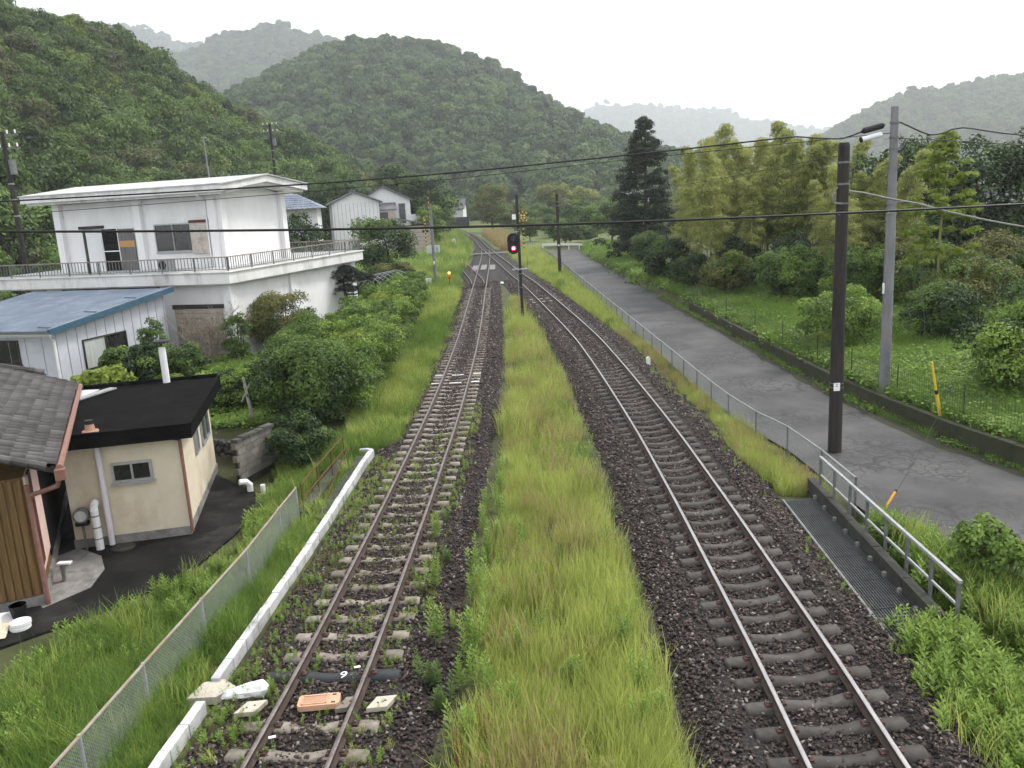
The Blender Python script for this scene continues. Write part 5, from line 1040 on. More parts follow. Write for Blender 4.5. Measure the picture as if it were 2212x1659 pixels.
# ------------------------------------------------------------------ houses beyond
def gable_house(label, x, y, z, w_, d_, h, rise, wall, roof, rz=0.0, ov=.6, windows=(), lines=0):
    """ridge runs along local y (depth); gable end faces -y"""
    e = empty('house', (x, y, z), label, 'house', rz=rz); MB().prism([(-w_ / 2, 0, 0), (w_ / 2, 0, 0), (w_ / 2, 0, h), (0, 0, h + rise), (-w_ / 2, 0, h)], (0, d_, 0), wall).build('wall', e)
    sl = rise / (w_ / 2); rfm = MB()
    for s in (-1, 1):
        pr = [(0, -ov, h + rise + .05), (0, -ov, h + rise + .25), (s * (w_ / 2 + ov), -ov, h - sl * ov + .25), (s * (w_ / 2 + ov), -ov, h - sl * ov + .05)]; rfm.prism(pr[::-1] if s > 0 else pr, (0, d_ + 2 * ov, 0), roof)
    rf_ = rfm.build('roof', e); MB().box((0, d_ / 2, h + rise + .32), (.35, d_ + 2 * ov + .1, .24), roof).build('ridge', rf_)
    for s in (-1, 1):
        n_ = int((w_ / 2 + ov) / .5)
        for k in range(n_): xx = s * (k + .6) * .5; MB().box((xx, d_ / 2, h + rise + .26 - abs(xx) * sl), (.10, d_ + 2 * ov, .07), roof, rot=Matrix.Rotation(s * math.atan(sl), 3, 'Y')).build('tile_course', rf_)
    for k in range(lines): xx = -w_ / 2 + (k + .5) * w_ / lines; MB().box((xx, -.012, h / 2), (.05, .02, h), 'galv').build('siding_joint', e)
    for (xx, zz_, a, b) in windows:
        wn = MB().box((xx, -.03, zz_), (a + .16, .06, b + .16), 'frame_metal').build('window', e); MB().box((xx, -.065, zz_), (a, .02, b), 'glass').build('pane', wn)
    return e
gable_house('white boarded gable house with a dark roof edge behind the terrace', -23.2, 136, 0, 7.4, 9, 8.1, 1.55, 'siding_far', 'tile_far', rz=R(14), lines=12)
h3 = gable_house('white two-storey house with a grey tiled roof and small balcony', -19.6, 143, 0, 8.6, 9, 8.2, 2.2, 'siding_far', 'tile_far', rz=R(10), windows=((2.9, 6.0, 1.0, 3.2),))
bc = MB().box((4.9, -.2, 4.6), (2.0, 1.6, .14), 'white_plain').build('balcony_floor', h3); MB().box((5.85, -.2, 5.2), (.05, 1.6, 1.1), 'siding_far').build('balcony_side', bc); MB().box((4.9, -1.0, 5.2), (2.0, .05, 1.1), 'siding_far').build('balcony_front', bc)
ps = MB(); ps.prism([(-1.4, -2.2, 6.6), (1.9, -2.2, 6.6), (1.9, -.0, 7.7), (-1.4, 0, 7.7)], (0, 0, .18), 'tile_far'); ps.build('lower_roof', h3); MB().box((.3, -1.1, 5.4), (2.6, 2.0, 2.4), 'beige').build('bay', h3); MB().box((-.3, -2.12, 5.6), (1.4, .04, 1.5), 'glass').build('bay_window', h3)
wg = empty('house_wing', (-13.4, 133, 0), 'low beige wing with a grey lean-to roof beside the crossing post', 'house wing', rz=R(12)); MB().box((0, 3, 2.0), (5.0, 6, 4.1), 'beige').build('wall', wg)
MB().prism([(-3.0, -.5, 5.2), (2.9, -.5, 3.9), (2.9, -.5, 4.1), (-3.0, -.5, 5.4)][::-1], (0, 7, 0), 'tile_far').build('roof', wg)
for k in range(6): MB().box((0, -.02, .6 + k * .6), (5.0, .03, .04), 'frame_dark').build('board_joint', wg)
MB().box((-1.2, -.04, 2.9), (.5, .05, .4), 'white_plain').build('vent', wg)
hp = empty('house', (-35.5, 124, -.4), 'house with blue-grey hipped tiled roofs behind the white house', 'house', rz=R(8))
MB().box((0, 5, 4), (17, 9, 8), 'siding_far').build('wall', hp)
rf_ = MB(); rf_.raw([(-9.5, -1, 8), (9.5, -1, 8), (9.5, 11, 8), (-9.5, 11, 8), (-5.5, 5, 10.2), (5.5, 5, 10.2)], [(0, 1, 5, 4), (1, 2, 5), (2, 3, 4, 5), (3, 0, 4)], 'tile_blue'); rf2 = rf_.build('roof', hp)
for k in range(1, 7):
    f = k / 7; MB().bar((-9.5 + 4 * f, -1 + 6 * f, 8.02 + 2.2 * f), (9.5 - 4 * f, -1 + 6 * f, 8.02 + 2.2 * f), .10, .08, 'tile_blue').build('tile_course', rf2)
for k in range(25): xx = -8.9 + k * .74; f = min(1, max(0, (9.5 - abs(xx)) / 4)); MB().bar((xx, -1, 8.05), (xx, -1 + 6 * f, 8.05 + 2.2 * f), .10, .07, 'tile_blue').build('tile_rib', rf2)
up = MB(); up.raw([(-4, 5, 9.9), (5, 5, 9.9), (5, 12, 9.9), (-4, 12, 9.9), (-1.6, 8.5, 11.6), (2.6, 8.5, 11.6)], [(0, 1, 5, 4), (1, 2, 5), (2, 3, 4, 5), (3, 0, 4)], 'tile_blue'); up.build('upper_roof', hp); MB().box((.5, 8.5, 9.2), (7, 5, 1.5), 'siding_far').build('upper_wall', hp)
e = gable_house('small white house with a grey roof far along the track', -11.5, 262, 2.8, 7.0, 9.5, 2.8, 2.6, 'siding_far', 'tile_far', rz=R(84), windows=())
MB().box((-4.2, 4.7, -1.2), (.5, 13, 2.6), 'concrete_dark').build('base_wall', e); MB().box((-3.52, 3.6, 1.5), (.06, 2.6, 1.0), 'glass').build('window', e)
gable_house('white farmhouse roof among trees right of the signal', 35, 250, -.3, 9, 12, 3.6, 2.0, 'siding_far', 'tile_far', rz=R(80)); gable_house('grey roof at the foot of the far hill', 52, 300, 1.5, 12, 10, 4, 2.2, 'siding_far', 'tile_far', rz=R(85)); gable_house('second grey roof lying farther right at the hill foot', 66, 310, .5, 9, 9, 3.6, 1.8, 'siding_far', 'tile_far', rz=R(70))
gable_house('grey roof half hidden by bushes at the right edge', 36, 60, 2.2, 7, 9, 2.6, .8, 'beige', 'tile_far', rz=R(75))
# plastic greenhouse hoops without a cover
gh = empty('greenhouse_frame', (-9.6, 58, -.05), 'bare steel hoops of a small greenhouse behind the pine', 'greenhouse frame', rz=R(-20))
for k in range(7): MB().tube([(1.6 * math.cos(a), k * .75, 2.3 * math.sin(a) + .4) for a in np.linspace(0, math.pi, 13)], .025, 'galv', 5).build('hoop', gh)
for a in np.linspace(.3, math.pi - .3, 5): MB().tube([(1.6 * math.cos(a), 0, 2.3 * math.sin(a) + .4), (1.6 * math.cos(a), 4.5, 2.3 * math.sin(a) + .4)], .02, 'galv', 5).build('purlin', gh)
jk = empty('leaning_boards', (-12.3, 43.6, -.05), 'dark boards and poles leaning at the corner of the white house', 'boards')
for k in range(6): MB().bar((k * .22 - .4, -.2 - k * .04, 0), (-.5 + k * .1, .3, 1.9 - k * .22), .09, .03, 'wood_grey' if k % 2 else 'galv_dull').build('board', jk)
# ------------------------------------------------------------------ trees, shrubs and hedges
def shrub(name, label, loc, r, h, mat, n, size, seed, cat='shrub', k=26, aspect=.55, low=-.25, extra=None, group=None, trunk_r=.05, flat=.85, sub=.36, crown_low=.12):
    """a bushy crown of leaf clumps on several stems"""
    rng = np.random.default_rng(seed); rx_, ry_ = (r, r) if not isinstance(r, tuple) else r
    c = (0, 0, h * .47); er = (rx_ * .80, ry_ * .80, h * .40); low = -.9
    cl = blobs(rng, c, er, k, sub * min(rx_, ry_, h * .6), low); n = int(n * 1.5); size = size * .80
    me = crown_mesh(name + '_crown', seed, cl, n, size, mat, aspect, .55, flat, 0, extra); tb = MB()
    for i in range(4):
        a = i * 1.6 + rng.uniform(0, 1); tb.tube([(.1 * math.cos(a), .1 * math.sin(a), -.2), (rx_ * .3 * math.cos(a), ry_ * .3 * math.sin(a), h * .45), (rx_ * .55 * math.cos(a), ry_ * .55 * math.sin(a), h * .75)], [trunk_r, trunk_r * .7, trunk_r * .25], 'bark', 6)
    return plant(name, loc, label, cat, me, tb, group)
def tree(name, label, loc, r, h, mat, n, size, seed, k=34, trunk_h=.35, cat='tree', extra=None, group=None, flat=.85, aspect=.55):
    rng = np.random.default_rng(seed); cz = h * (1 + trunk_h) / 2; er = (r * .8, r * .8, h * (1 - trunk_h) / 2 * .86); cl = blobs(rng, (0, 0, cz), er, k, r * .36, -.9)
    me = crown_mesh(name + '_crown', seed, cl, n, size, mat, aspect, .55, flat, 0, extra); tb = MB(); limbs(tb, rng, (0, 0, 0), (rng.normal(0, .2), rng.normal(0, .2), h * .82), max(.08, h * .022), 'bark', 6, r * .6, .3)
    return plant(name, loc, label, cat, me, tb, group)
# clipped hedge: leaf clumps over a box
rng = np.random.default_rng(5); cl = []
for i in range(150):
    f = rng.integers(0, 3); p = np.array([rng.uniform(-1.05, 1.05), rng.uniform(-7, 7), rng.uniform(.3, 2.3)])
    if f == 0: p[2] = 2.3
    elif f == 1: p[0] = 1.0
    else: p[1] = -6.9 if rng.uniform() < .8 else 6.9
    cl.append((p, .38 * rng.uniform(.7, 1.2)))
hm = crown_mesh('hedge_foliage', 6, cl, 24000, .15, 'lf_mid', .6, .55, .8, 0, ('lf_bright', .45)); tb = MB()
for i in range(16): tb.tube([(rng.uniform(-.5, .5), -6.4 + i * .85, -.2), (rng.uniform(-.5, .5), -6.4 + i * .85, 1.6)], [.05, .02], 'bark', 5)
plant('hedge', (-7.0, 56, -.1), 'long clipped hedge with a light green top beside the track verge', 'hedge', hm, tb, crown_name='foliage', rz=R(1.5))
rng = np.random.default_rng(8); cl = []
for i in range(260):
    f = rng.integers(0, 3); p = np.array([rng.uniform(-1.1, 1.2), rng.uniform(-10.5, 9.5), rng.uniform(.2, 2.3)]); top = 2.1 + .45 * math.sin(p[1] * .9) + .25 * math.sin(p[1] * 2.3 + 1)
    if f == 0: p[2] = top + rng.normal(0, .15)
    elif f == 1: p[0] = 1.15 + .2 * math.sin(p[1] * 1.3) + rng.normal(0, .12)
    cl.append((p, .42 * rng.uniform(.6, 1.3)))
hm2 = crown_mesh('hedge_foliage', 9, cl, 44000, .115, 'lf_mid', .6, .6, .8, 0, ('lf_bright', .5)); tb2 = MB()
for i in range(24): tb2.tube([(rng.uniform(-.6, .6), -10 + i * .82, -.2), (rng.uniform(-.7, .7), -10 + i * .82, 1.7)], [.05, .02], 'bark', 5)
plant('hedge', (-6.75, 39.0, -.12), 'overgrown uneven green hedge running between the shrubs and the left verge', 'hedge', hm2, tb2, crown_name='foliage', rz=R(1.0))
MB_ = [
 # label, x, y, r, h, mat, n, leaf, extra
 ('feathery lime green shrub at the near end of the clipped hedge', -6.9, 46.5, (1.6, 2.6), 3.0, 'lf_lime', 9000, .16, ('lf_mid', .3)),
 ('small round bright green bush in front of the pine', -9.3, 45.6, (1.0, 1.0), 2.0, 'lf_bright', 4500, .13, None),
 ('leafy pale green shrub right of the small round bush', -8.0, 44.2, (1.3, 1.6), 3.0, 'lf_bright', 6500, .15, ('lf_mid', .4)),
 ('dense green shrub with yellow sprays in the hedge row', -6.5, 40.6, (1.7, 2.5), 3.0, 'lf_mid', 12000, .15, ('lf_lime', .45)),
 ('bushy mid green shrub facing the track in the hedge row', -6.35, 36.4, (1.7, 2.5), 3.0, 'lf_mid', 12000, .14, ('lf_bright', .55)),
 ('golden-tipped shrub in the hedge row', -6.5, 33.2, (1.6, 2.1), 2.9, 'lf_mid', 10000, .13, ('lf_lime', .45)),
 ('shrub with russet dying leaves low in the hedge row', -6.55, 29.6, (1.45, 2.0), 2.7, 'lf_mid', 9500, .12, ('lf_russet', .35)),
 ('tall feathery green shrub spreading over the block wall', -7.15, 28.7, (1.85, 1.9), 3.2, 'lf_mid', 20000, .13, ('lf_dark', .4)),
 ('dark leafy shrub rooted in the ditch bank by the culvert', -6.9, 25.9, (1.2, 1.1), 2.0, 'lf_dark', 8000, .11, ('lf_mid', .4)),
 ('broad green shrub behind the tall feathery one', -8.6, 32.6, (2.0, 2.1), 2.55, 'lf_mid', 13000, .14, ('lf_bright', .45)),
 ('bright leafy shrub closing the gap before the clipped hedge', -8.1, 49.3, (1.3, 1.6), 2.9, 'lf_bright', 6000, .15, ('lf_mid', .4)),
 ('mid green shrub on the garden side of the hedge row', -8.9, 37.6, (1.6, 2.2), 2.7, 'lf_mid', 9000, .14, ('lf_bright', .4)),
 ('low leafy creeper mound at the foot of the hand rail', 7.75, 11.7, (.75, .7), .75, 'lf_bright', 3600, .075, ('lf_mid', .5)),
 ('spreading creeper mound at the lower right edge', 8.9, 11.6, (.95, .8), .95, 'lf_bright', 4800, .08, ('lf_mid', .5)),
 ('weedy bramble mound nearest the lower right corner', 7.6, 9.6, (.9, .9), .7, 'lf_mid', 4200, .075, ('lf_bright', .45)),
 ('low dark hedge behind the bare cut trunk', -10.6, 31.2, (1.7, 1.3), 1.7, 'lf_dark', 9000, .12, ('lf_bright', .25)),
 ('low green hedge left of the bare cut trunk', -12.6, 31.6, (1.6, 1.2), 1.45, 'lf_mid', 8000, .12, ('lf_lime', .3)),
 ('round olive topiary bush in front of the white house wall', -12.0, 44.3, (2.05, 1.9), 3.45, 'lf_olive', 16000, .13, ('lf_dark', .25)),
 ('dark leafy shrub under the annex window', -16.3, 36.4, (1.3, 1.1), 2.4, 'lf_dark', 8500, .15, ('lf_bright', .2)),
 ('leafy shrub climbing beside the annex wall', -14.4, 36.8, (1.2, 1.0), 2.0, 'lf_mid', 6500, .13, ('lf_dark', .4)),
 ('shrub with glossy leaves left of the annex window shrubs', -17.0, 35.9, (.9, .8), 2.3, 'lf_mid', 4500, .15, ('lf_dark', .4)),
 ('bright green big-leaved bush between tiled roof and annex', -16.7, 33.9, (1.25, .9), 1.55, 'lf_lime', 1700, .34, None),
 ('small bright bush left of the bare twiggy shrub', -16.3, 38.2, (.7, .7), 3.3, 'lf_mid', 2200, .15, None),
 ('sparse leafy shrub beside the white downpipe', -13.35, 40.9, (.95, .8), 3.0, 'lf_mid', 3000, .14, None),
 ('dark bush with an olive top behind the greenhouse hoops', -9.6, 71, (2.6, 2.3), 2.9, 'lf_dark', 9000, .2, ('lf_olive', .5)),
 ('low dark bush left of the greenhouse hoops', -12.4, 67, (2.2, 2.0), 2.6, 'lf_dark', 7000, .2, ('lf_mid', .4)),
 ('bright round bush in the field behind the dark pole', 13.6, 34.6, (1.95, 1.8), 2.75, 'lf_bright', 14000, .13, ('lf_mid', .3)),
 ('dark round bush in the field right of the concrete pole', 18.0, 34.2, (1.85, 1.7), 2.7, 'lf_dark', 12000, .13, ('lf_mid', .35)),
 ('bright broad-leaved bush at the right edge of the field', 15.9, 25.4, (1.9, 1.7), 3.2, 'lf_bright', 12000, .15, ('lf_dark', .3)),
 ('wide bushy shrub behind the dark round bush', 20.6, 37.0, (2.3, 2.0), 3.3, 'lf_olive', 11000, .15, ('lf_mid', .5)),
 ('leafy bush at the right edge behind the field', 21.0, 31.6, (2.2, 2.0), 3.2, 'lf_mid', 11000, .15, ('lf_dark', .3)),
 ('olive bush at the foot of the bamboo by the road', 13.9, 52.5, (1.7, 1.7), 3.2, 'lf_olive', 9000, .16, ('lf_mid', .4)),
 ('dark low bush left of the olive bush', 12.9, 58.5, (1.7, 1.8), 2.7, 'lf_dark', 8000, .17, ('lf_mid', .3)),
 ('dark bush under the cedar beside the road', 12.6, 66, (1.9, 2.4), 3.4, 'lf_dark', 8000, .2, ('lf_mid', .3)),
 ('green bush under the cedar at the guard rail', 13.2, 76, (2.0, 2.6), 3.8, 'lf_mid', 8000, .2, ('lf_dark', .4)),
 ('leafy green bush below the bamboo near the dark pole', 16.4, 48.4, (2.1, 1.9), 3.5, 'lf_mid', 12000, .17, ('lf_bright', .35)),
 ('broad bright bush behind the dark pole shaft', 19.2, 45.6, (2.3, 2.0), 3.7, 'lf_mid', 13000, .17, ('lf_bright', .45)),
 ('tangled green bush between the two poles', 21.6, 43.6, (2.2, 2.0), 3.8, 'lf_mid', 12000, .16, ('lf_olive', .4)),
 ('vine-covered thicket right of the concrete pole', 24.2, 41.5, (2.5, 2.0), 3.9, 'lf_olive', 13000, .16, ('lf_mid', .5)),
 ('brownish thicket at the right edge of the view', 27.4, 40.0, (2.8, 2.2), 4.2, 'lf_olive', 12000, .17, ('lf_dark', .35)),
 ('dark shrub in the shade under the bamboo', 15.4, 56, (1.9, 1.8), 3.6, 'lf_dark', 8000, .18, None),
 ('dark green shrub deep under the bamboo', 18.4, 52.5, (2.2, 2.0), 4.2, 'lf_dark', 9000, .18, ('lf_mid', .3)),
 ('dark thicket behind the two poles', 22.6, 48.5, (2.6, 2.2), 4.6, 'lf_dark', 9000, .18, ('lf_mid', .4)),
]
for i, (lab, x_, y_, r_, h_, m_, n_, s_, ex) in enumerate(MB_):
    shrub('shrub', lab, (x_, y_, float(gz(x_, y_)) - .02), r_, h_, m_, n_, s_, 200 + i, extra=ex, k=46, crown_low=.02, sub=.34)
TR = [
 ('dark round tree behind the terrace of the white house', -17.6, 73, 3.0, 7.0, 'lf_dark', 12000, .24, ('lf_mid', .12)),
 ('bushy tree in front of the white two-storey house', -12.0, 84, 3.4, 6.4, 'lf_mid', 12000, .24, ('lf_dark', .45)),
 ('dark tree rising right of the far houses', -12.8, 152, 5.0, 13.5, 'lf_dark', 8000, .5, ('lf_mid', .3)),
 ('tall dark tree behind the far houses', -20, 165, 6.0, 15.5, 'lf_dark', 9000, .55, ('lf_mid', .4)),
 ('spreading green tree left behind the far houses', -31, 160, 6.5, 15.0, 'lf_mid', 9000, .55, ('lf_dark', .4)),
 ('light green tree beside the striped crossing post', -11.8, 142, 3.0, 7.6, 'lf_mid', 7000, .32, ('lf_bright', .3)),
 ('bushy green tree by the left bend of the track', -13.8, 175, 4.2, 9.5, 'lf_mid', 7000, .42, ('lf_bright', .3)),
 ('wide olive bamboo clump right of the far curve', -2.6, 205, 5.2, 11.8, 'lf_olive', 9000, .5, ('lf_mid', .35)),
 ('lower dark bush joined to the far olive clump', 2.6, 190, 3.6, 6.5, 'lf_mid', 6000, .42, ('lf_olive', .4)),
 ('pale olive tree behind the black signal mast', 14.5, 245, 5.5, 12.5, 'lf_olive', 7000, .6, ('lf_bamboo', .5)),
 ('pale green tree right of the far dark pole', 24, 250, 5.0, 10.5, 'lf_bamboo', 6000, .6, ('lf_mid', .4)),
 ('light round tree left of the farmhouse roof', 18.5, 205, 3.0, 6.6, 'lf_bright', 5000, .4, None),
 ('green bush behind the white guard rail', 9.5, 131, 3.0, 4.4, 'lf_mid', 6000, .3, ('lf_dark', .4)),
 ('dark bush right of the white guard rail', 15.5, 122, 3.4, 5.4, 'lf_mid', 7000, .3, ('lf_dark', .5)),
 ('rounded bush beside the cedar foot', 17, 106, 3.4, 6.0, 'lf_mid', 7000, .28, ('lf_dark', .5)),
 ('green bush at the end of the crossing road', 4.6, 150, 3.0, 4.2, 'lf_mid', 5000, .34, ('lf_olive', .3)),
 ('mid green bush in the valley right of the signal', 15, 165, 4.5, 5.8, 'lf_mid', 6000, .4, ('lf_dark', .4)),
 ('farther green bush in the valley right of the signal', 24, 178, 5.0, 6.4, 'lf_mid', 6000, .42, ('lf_bright', .3)),
 ('dark green tree near the small far house', -24, 250, 5.5, 10.5, 'lf_dark', 6000, .6, ('lf_mid', .4)),
 ('round green tree behind the small far house', -16.5, 285, 5.5, 13.5, 'lf_mid', 6000, .65, ('lf_dark', .3)),
 ('dark tree mass behind the bright bamboo on the right', 23.5, 50, 3.3, 9.2, 'lf_dark', 11000, .26, ('lf_mid', .25)),
 ('dark tree right of the bright bamboo', 28.0, 50, 3.6, 8.8, 'lf_dark', 12000, .26, ('lf_mid', .2)),
 ('dark spreading tree at the right edge of the view', 32.5, 50, 3.8, 9.3, 'lf_dark', 12000, .26, ('lf_mid', .3)),
 ('dark tree between the poles behind the thicket', 24.0, 60, 3.0, 8.0, 'lf_dark', 10000, .26, ('lf_mid', .3)),
]
for i, (lab, x_, y_, r_, h_, m_, n_, s_, ex) in enumerate(TR):
    tree('tree', lab, (x_, y_, float(gz(x_, y_))), r_, h_, m_, n_, s_, 400 + i, trunk_h=.03, extra=ex, k=40)
# tree belt in the valley and at the hill feet, read as one mass
rng = np.random.default_rng(77); P = []
for (x0, x1, y0, y1, n_) in ((-45, -16, 175, 245, 60), (26, 120, 150, 330, 190), (20, 60, 95, 150, 60), (-60, 25, 290, 330, 60), (30, 70, 60, 95, 50), (-60, -26, 62, 100, 40), (7, 45, 128, 200, 90), (-2, 30, 205, 280, 60)):
    xs = rng.uniform(x0, x1, n_); ys = rng.uniform(y0, y1, n_); P.append(np.stack([xs, ys, gz(xs, ys) - .4], 1))
P = np.concatenate(P); n_ = len(P); s_ = rng.uniform(.5, 1.1, n_); s_ *= np.where(P[:, 1] > 145, 1.0, .85); s_ *= np.where((P[:, 0] > -3) & (P[:, 0] < 46) & (P[:, 1] > 120) & (P[:, 1] < 200), .62, 1); scatter('tree_belt', P, rand_rot(rng, n_, .05), np.stack([s_, s_, s_ * rng.uniform(.8, 1.2, n_)], 1), rng.integers(0, 5, n_), FOREST, 'mixed belt of green trees along the valley floor', 'trees')
# cedar
rng = np.random.default_rng(9); cl = []
for i in range(280):
    f = rng.uniform(.06, 1.0) ** .8; rad = (4.5 * (1 - f) ** .7 + .3) * (.75 + .5 * rng.uniform()); a = rng.uniform(0, 6.283); q = rng.uniform(.4, 1.0); cl.append((np.array([rad * q * math.cos(a), rad * q * math.sin(a), 14.2 * f - .25 * rad * q + .3]), .42 + .55 * (1 - f)))
tb = MB(); tb.tube([(0, 0, -.3), (0, 0, 5), (.1, 0, 14)], [.32, .24, .04], 'bark', 9)
plant('cedar', (14.6, 87, -.1), 'tall dark conical cedar left of the bamboo grove', 'cedar tree', crown_mesh('cedar_crown', 10, cl, 46000, .23, 'lf_cedar', .4, .6, .75, .6), tb)
# pine with cloud-shaped pads
rng = np.random.default_rng(14); cl = []
for (x_, y_, z_, r_) in ((.2, 0, 3.15, .95), (-.55, .1, 2.75, .6), (1.0, .2, 2.85, .75), (-1.15, -.2, 2.15, .65), (.5, -.3, 2.35, .6), (1.45, .1, 2.25, .55), (-.9, .3, 1.25, .5), (.05, .3, 3.5, .6), (-.3, -.2, .9, .4)):
    cl += blobs(rng, (x_ * 1.05, y_ * 2.0, z_), (r_ * 1.15, r_ * 1.3, r_ * .42), 22, r_ * .42, -.4)
tb = MB(); tb.tube([(.3, 0, -.2), (.1, .05, .8), (.25, 0, 1.6), (.1, 0, 2.4), (.2, 0, 3.2)], [.16, .14, .12, .09, .04], 'bark', 8)
for a, b in (((.15, 0, 1.1), (-.95, .3, 1.2)), ((.22, 0, 1.7), (-1.15, -.2, 2.0)), ((.2, 0, 2.0), (1.4, .1, 2.15)), ((.12, 0, 2.4), (-.55, .1, 2.7))): tb.tube([a, tuple((np.array(a) + b) / 2 + [0, 0, -.12]), b], [.07, .05, .02], 'bark', 6)
plant('pine_tree', (-10.45, 53.5, -.05), 'small dark garden pine with layered cloud-like pads', 'pine tree', crown_mesh('pine_crown', 15, cl, 22000, .14, 'lf_pine', .2, .8, .6), tb)
# bare twiggy shrub
tb = MB(); rgt = random.Random(6)
def twig(p, d, L, r, lv):
    q = p + d * L; tb.tube([p, p.lerp(q, .5) + Vector((rgt.gauss(0, .04), rgt.gauss(0, .04), rgt.gauss(0, .03))) * L, q], [r, r * .8, r * .55], 'twig', 4, caps=False)
    if lv:
        for k in range(3 if lv > 1 else 4): twig(p.lerp(q, rgt.uniform(.45, 1)), (d + Vector((rgt.gauss(0, .5), rgt.gauss(0, .5), rgt.gauss(.1, .3)))).normalized(), L * rgt.uniform(.5, .75), r * .55, lv - 1)
for k in range(14): a = k * .7; twig(Vector((.1 * math.cos(a), .1 * math.sin(a), -.1)), Vector((math.cos(a) * .45, math.sin(a) * .45, 1)).normalized(), rgt.uniform(1.2, 1.7), .045, 4)
e = empty('bare_shrub', (-14.9, 40.6, -.05), 'bare greyish twiggy shrub in front of the shutter door', 'shrub'); tb.build('branches', e)
# bamboo
def bamboo_meshes(seed, h, lean, mat):
    rng = np.random.default_rng(seed); la = rng.uniform(0, 6.283); tb = MB()
    def pos(f): b = lean * f ** 3; return np.array([math.cos(la) * b, math.sin(la) * b, h * f - .45 * lean * f ** 4])
    tb.tube([tuple(pos(f)) for f in np.linspace(-.02, 1, 12)], [.055 * (1 - .85 * f) + .006 for f in np.linspace(0, 1, 12)], 'culm', 6)
    C = []; 
    for i in range(76):
        f = rng.uniform(.26, 1.0) ** .8; rad = (1.05 * math.sin(min(1, (1.02 - f) * 1.5) * 1.57)) * rng.uniform(.3, 1); a = rng.uniform(0, 6.283); p = pos(f) + np.array([rad * math.cos(a), rad * math.sin(a), rng.uniform(-.1, .25) - .25 * rad])
        tb.tube([tuple(pos(f)), tuple((pos(f) + p) / 2 + [0, 0, .12]), tuple(p)], [.009, .007, .004], 'culm', 3, caps=False); C.append((p, .36 + .12 * rng.uniform()))
    return crown_mesh('bamboo_leaves', seed, C, 5200, .205, mat, .24, .8, .7, 1.4), tb
BP = []
for i in range(7):
    cm_, tb_ = bamboo_meshes(700 + i, 10.0, (1.2, 2.2, 1.6, .8, 2.8, 1.4, 2.0)[i], 'lf_bamboo'); me_ = tb_.build('culm_source'); cm2 = me_.data; bpy.data.objects.remove(me_); BP.append((cm_, cm2))
rng = np.random.default_rng(21); BL = []
for i in range(58):
    x_ = rng.uniform(13.6, 22.6); y_ = rng.uniform(55, 74); BL.append((x_, y_, rng.uniform(.72, 1.12) * (1.0 if x_ / y_ > .24 else .85)))
BL += [(15.6, 59.5, 1.20), (18.9, 58.4, 1.12), (16.4, 61, 1.17), (14.2, 66, 1.02), (17.6, 58, 1.06), (21.2, 60, 1.0)]
for i, (x_, y_, s_) in enumerate(BL):
    c_, k_ = BP[i % 7]; e = empty('bamboo', (x_, y_, float(gz(x_, y_)) - .1), 'tall arching yellow-green bamboo in the grove behind the dark pole', 'bamboo', 'bamboo grove', rz=rng.uniform(0, 6.28)); e.scale = (s_ * 1.05, s_ * 1.05, s_); link('leaves', c_, e); link('culm', k_, e)
for i in range(12):
    x_ = rng.uniform(18.5, 23.5); y_ = rng.uniform(46, 54); s_ = rng.uniform(.66, .88); c_, k_ = BP[(i * 3) % 7]; e = empty('bamboo', (x_, y_, float(gz(x_, y_)) - .1), 'shorter bamboo standing behind the two roadside poles', 'bamboo', 'bamboo behind the poles', rz=rng.uniform(0, 6.28)); e.scale = (s_,) * 3; link('leaves', c_, e); link('culm', k_, e)
rng = np.random.default_rng(31); cl = []
for i in range(110): f = rng.uniform(.28, 1) ** .9; rad = 1.55 * math.sin(min(1, (1.04 - f) * 2.2) * 1.57); a = rng.uniform(0, 6.28); q = rng.uniform(.3, 1); cl.append((np.array([rad * q * math.cos(a), rad * q * math.sin(a), 8.6 * f - .3 * q]), .30))
tb = MB(); tb.tube([(0, 0, -.2), (0, 0, 4), (.3, 0, 8.4)], [.08, .06, .02], 'culm', 7)
plant('bamboo', (19.9, 38.6, .7), 'single bright yellow-green bamboo with flat leafy tiers right of the poles', 'bamboo', crown_mesh('bright_leaves', 32, cl, 9000, .26, 'lf_lime', .3, .5, .45, .3), tb, crown_name='leaves')
# ivy over the old fence at the lower right
rng = np.random.default_rng(41); cl = []
A_, B_ = np.array([8.05, 14.3, -.25]), np.array([9.9, 13.1, -.25])
for i in range(90): f = rng.uniform(0, 1); z_ = rng.uniform(.1, 1.05) if rng.uniform() < .5 else rng.uniform(.8, 1.1 + .25 * math.sin(f * 9)); cl.append((A_ + (B_ - A_) * f + np.array([rng.normal(0, .14), rng.normal(0, .14), z_]), .20 * rng.uniform(.7, 1.3)))
e = empty('ivy_fence', (0, 0, 0), 'old wire fence smothered in bright ivy at the lower right', 'fence'); link('ivy', crown_mesh('ivy', 42, cl, 9000, .085, 'lf_bright', .8, .5, .9, 0, ('lf_mid', .4)), e)
for f in (0, .5, 1): p = A_ + (B_ - A_) * f; MB().tube([(p[0], p[1], -.5), (p[0], p[1], .95)], .03, 'galv_dull', 6).build('post', e)
MB().tube([(A_[0], A_[1], .8), (B_[0], B_[1], .8)], .02, 'galv_dull', 5).build('rail', e)

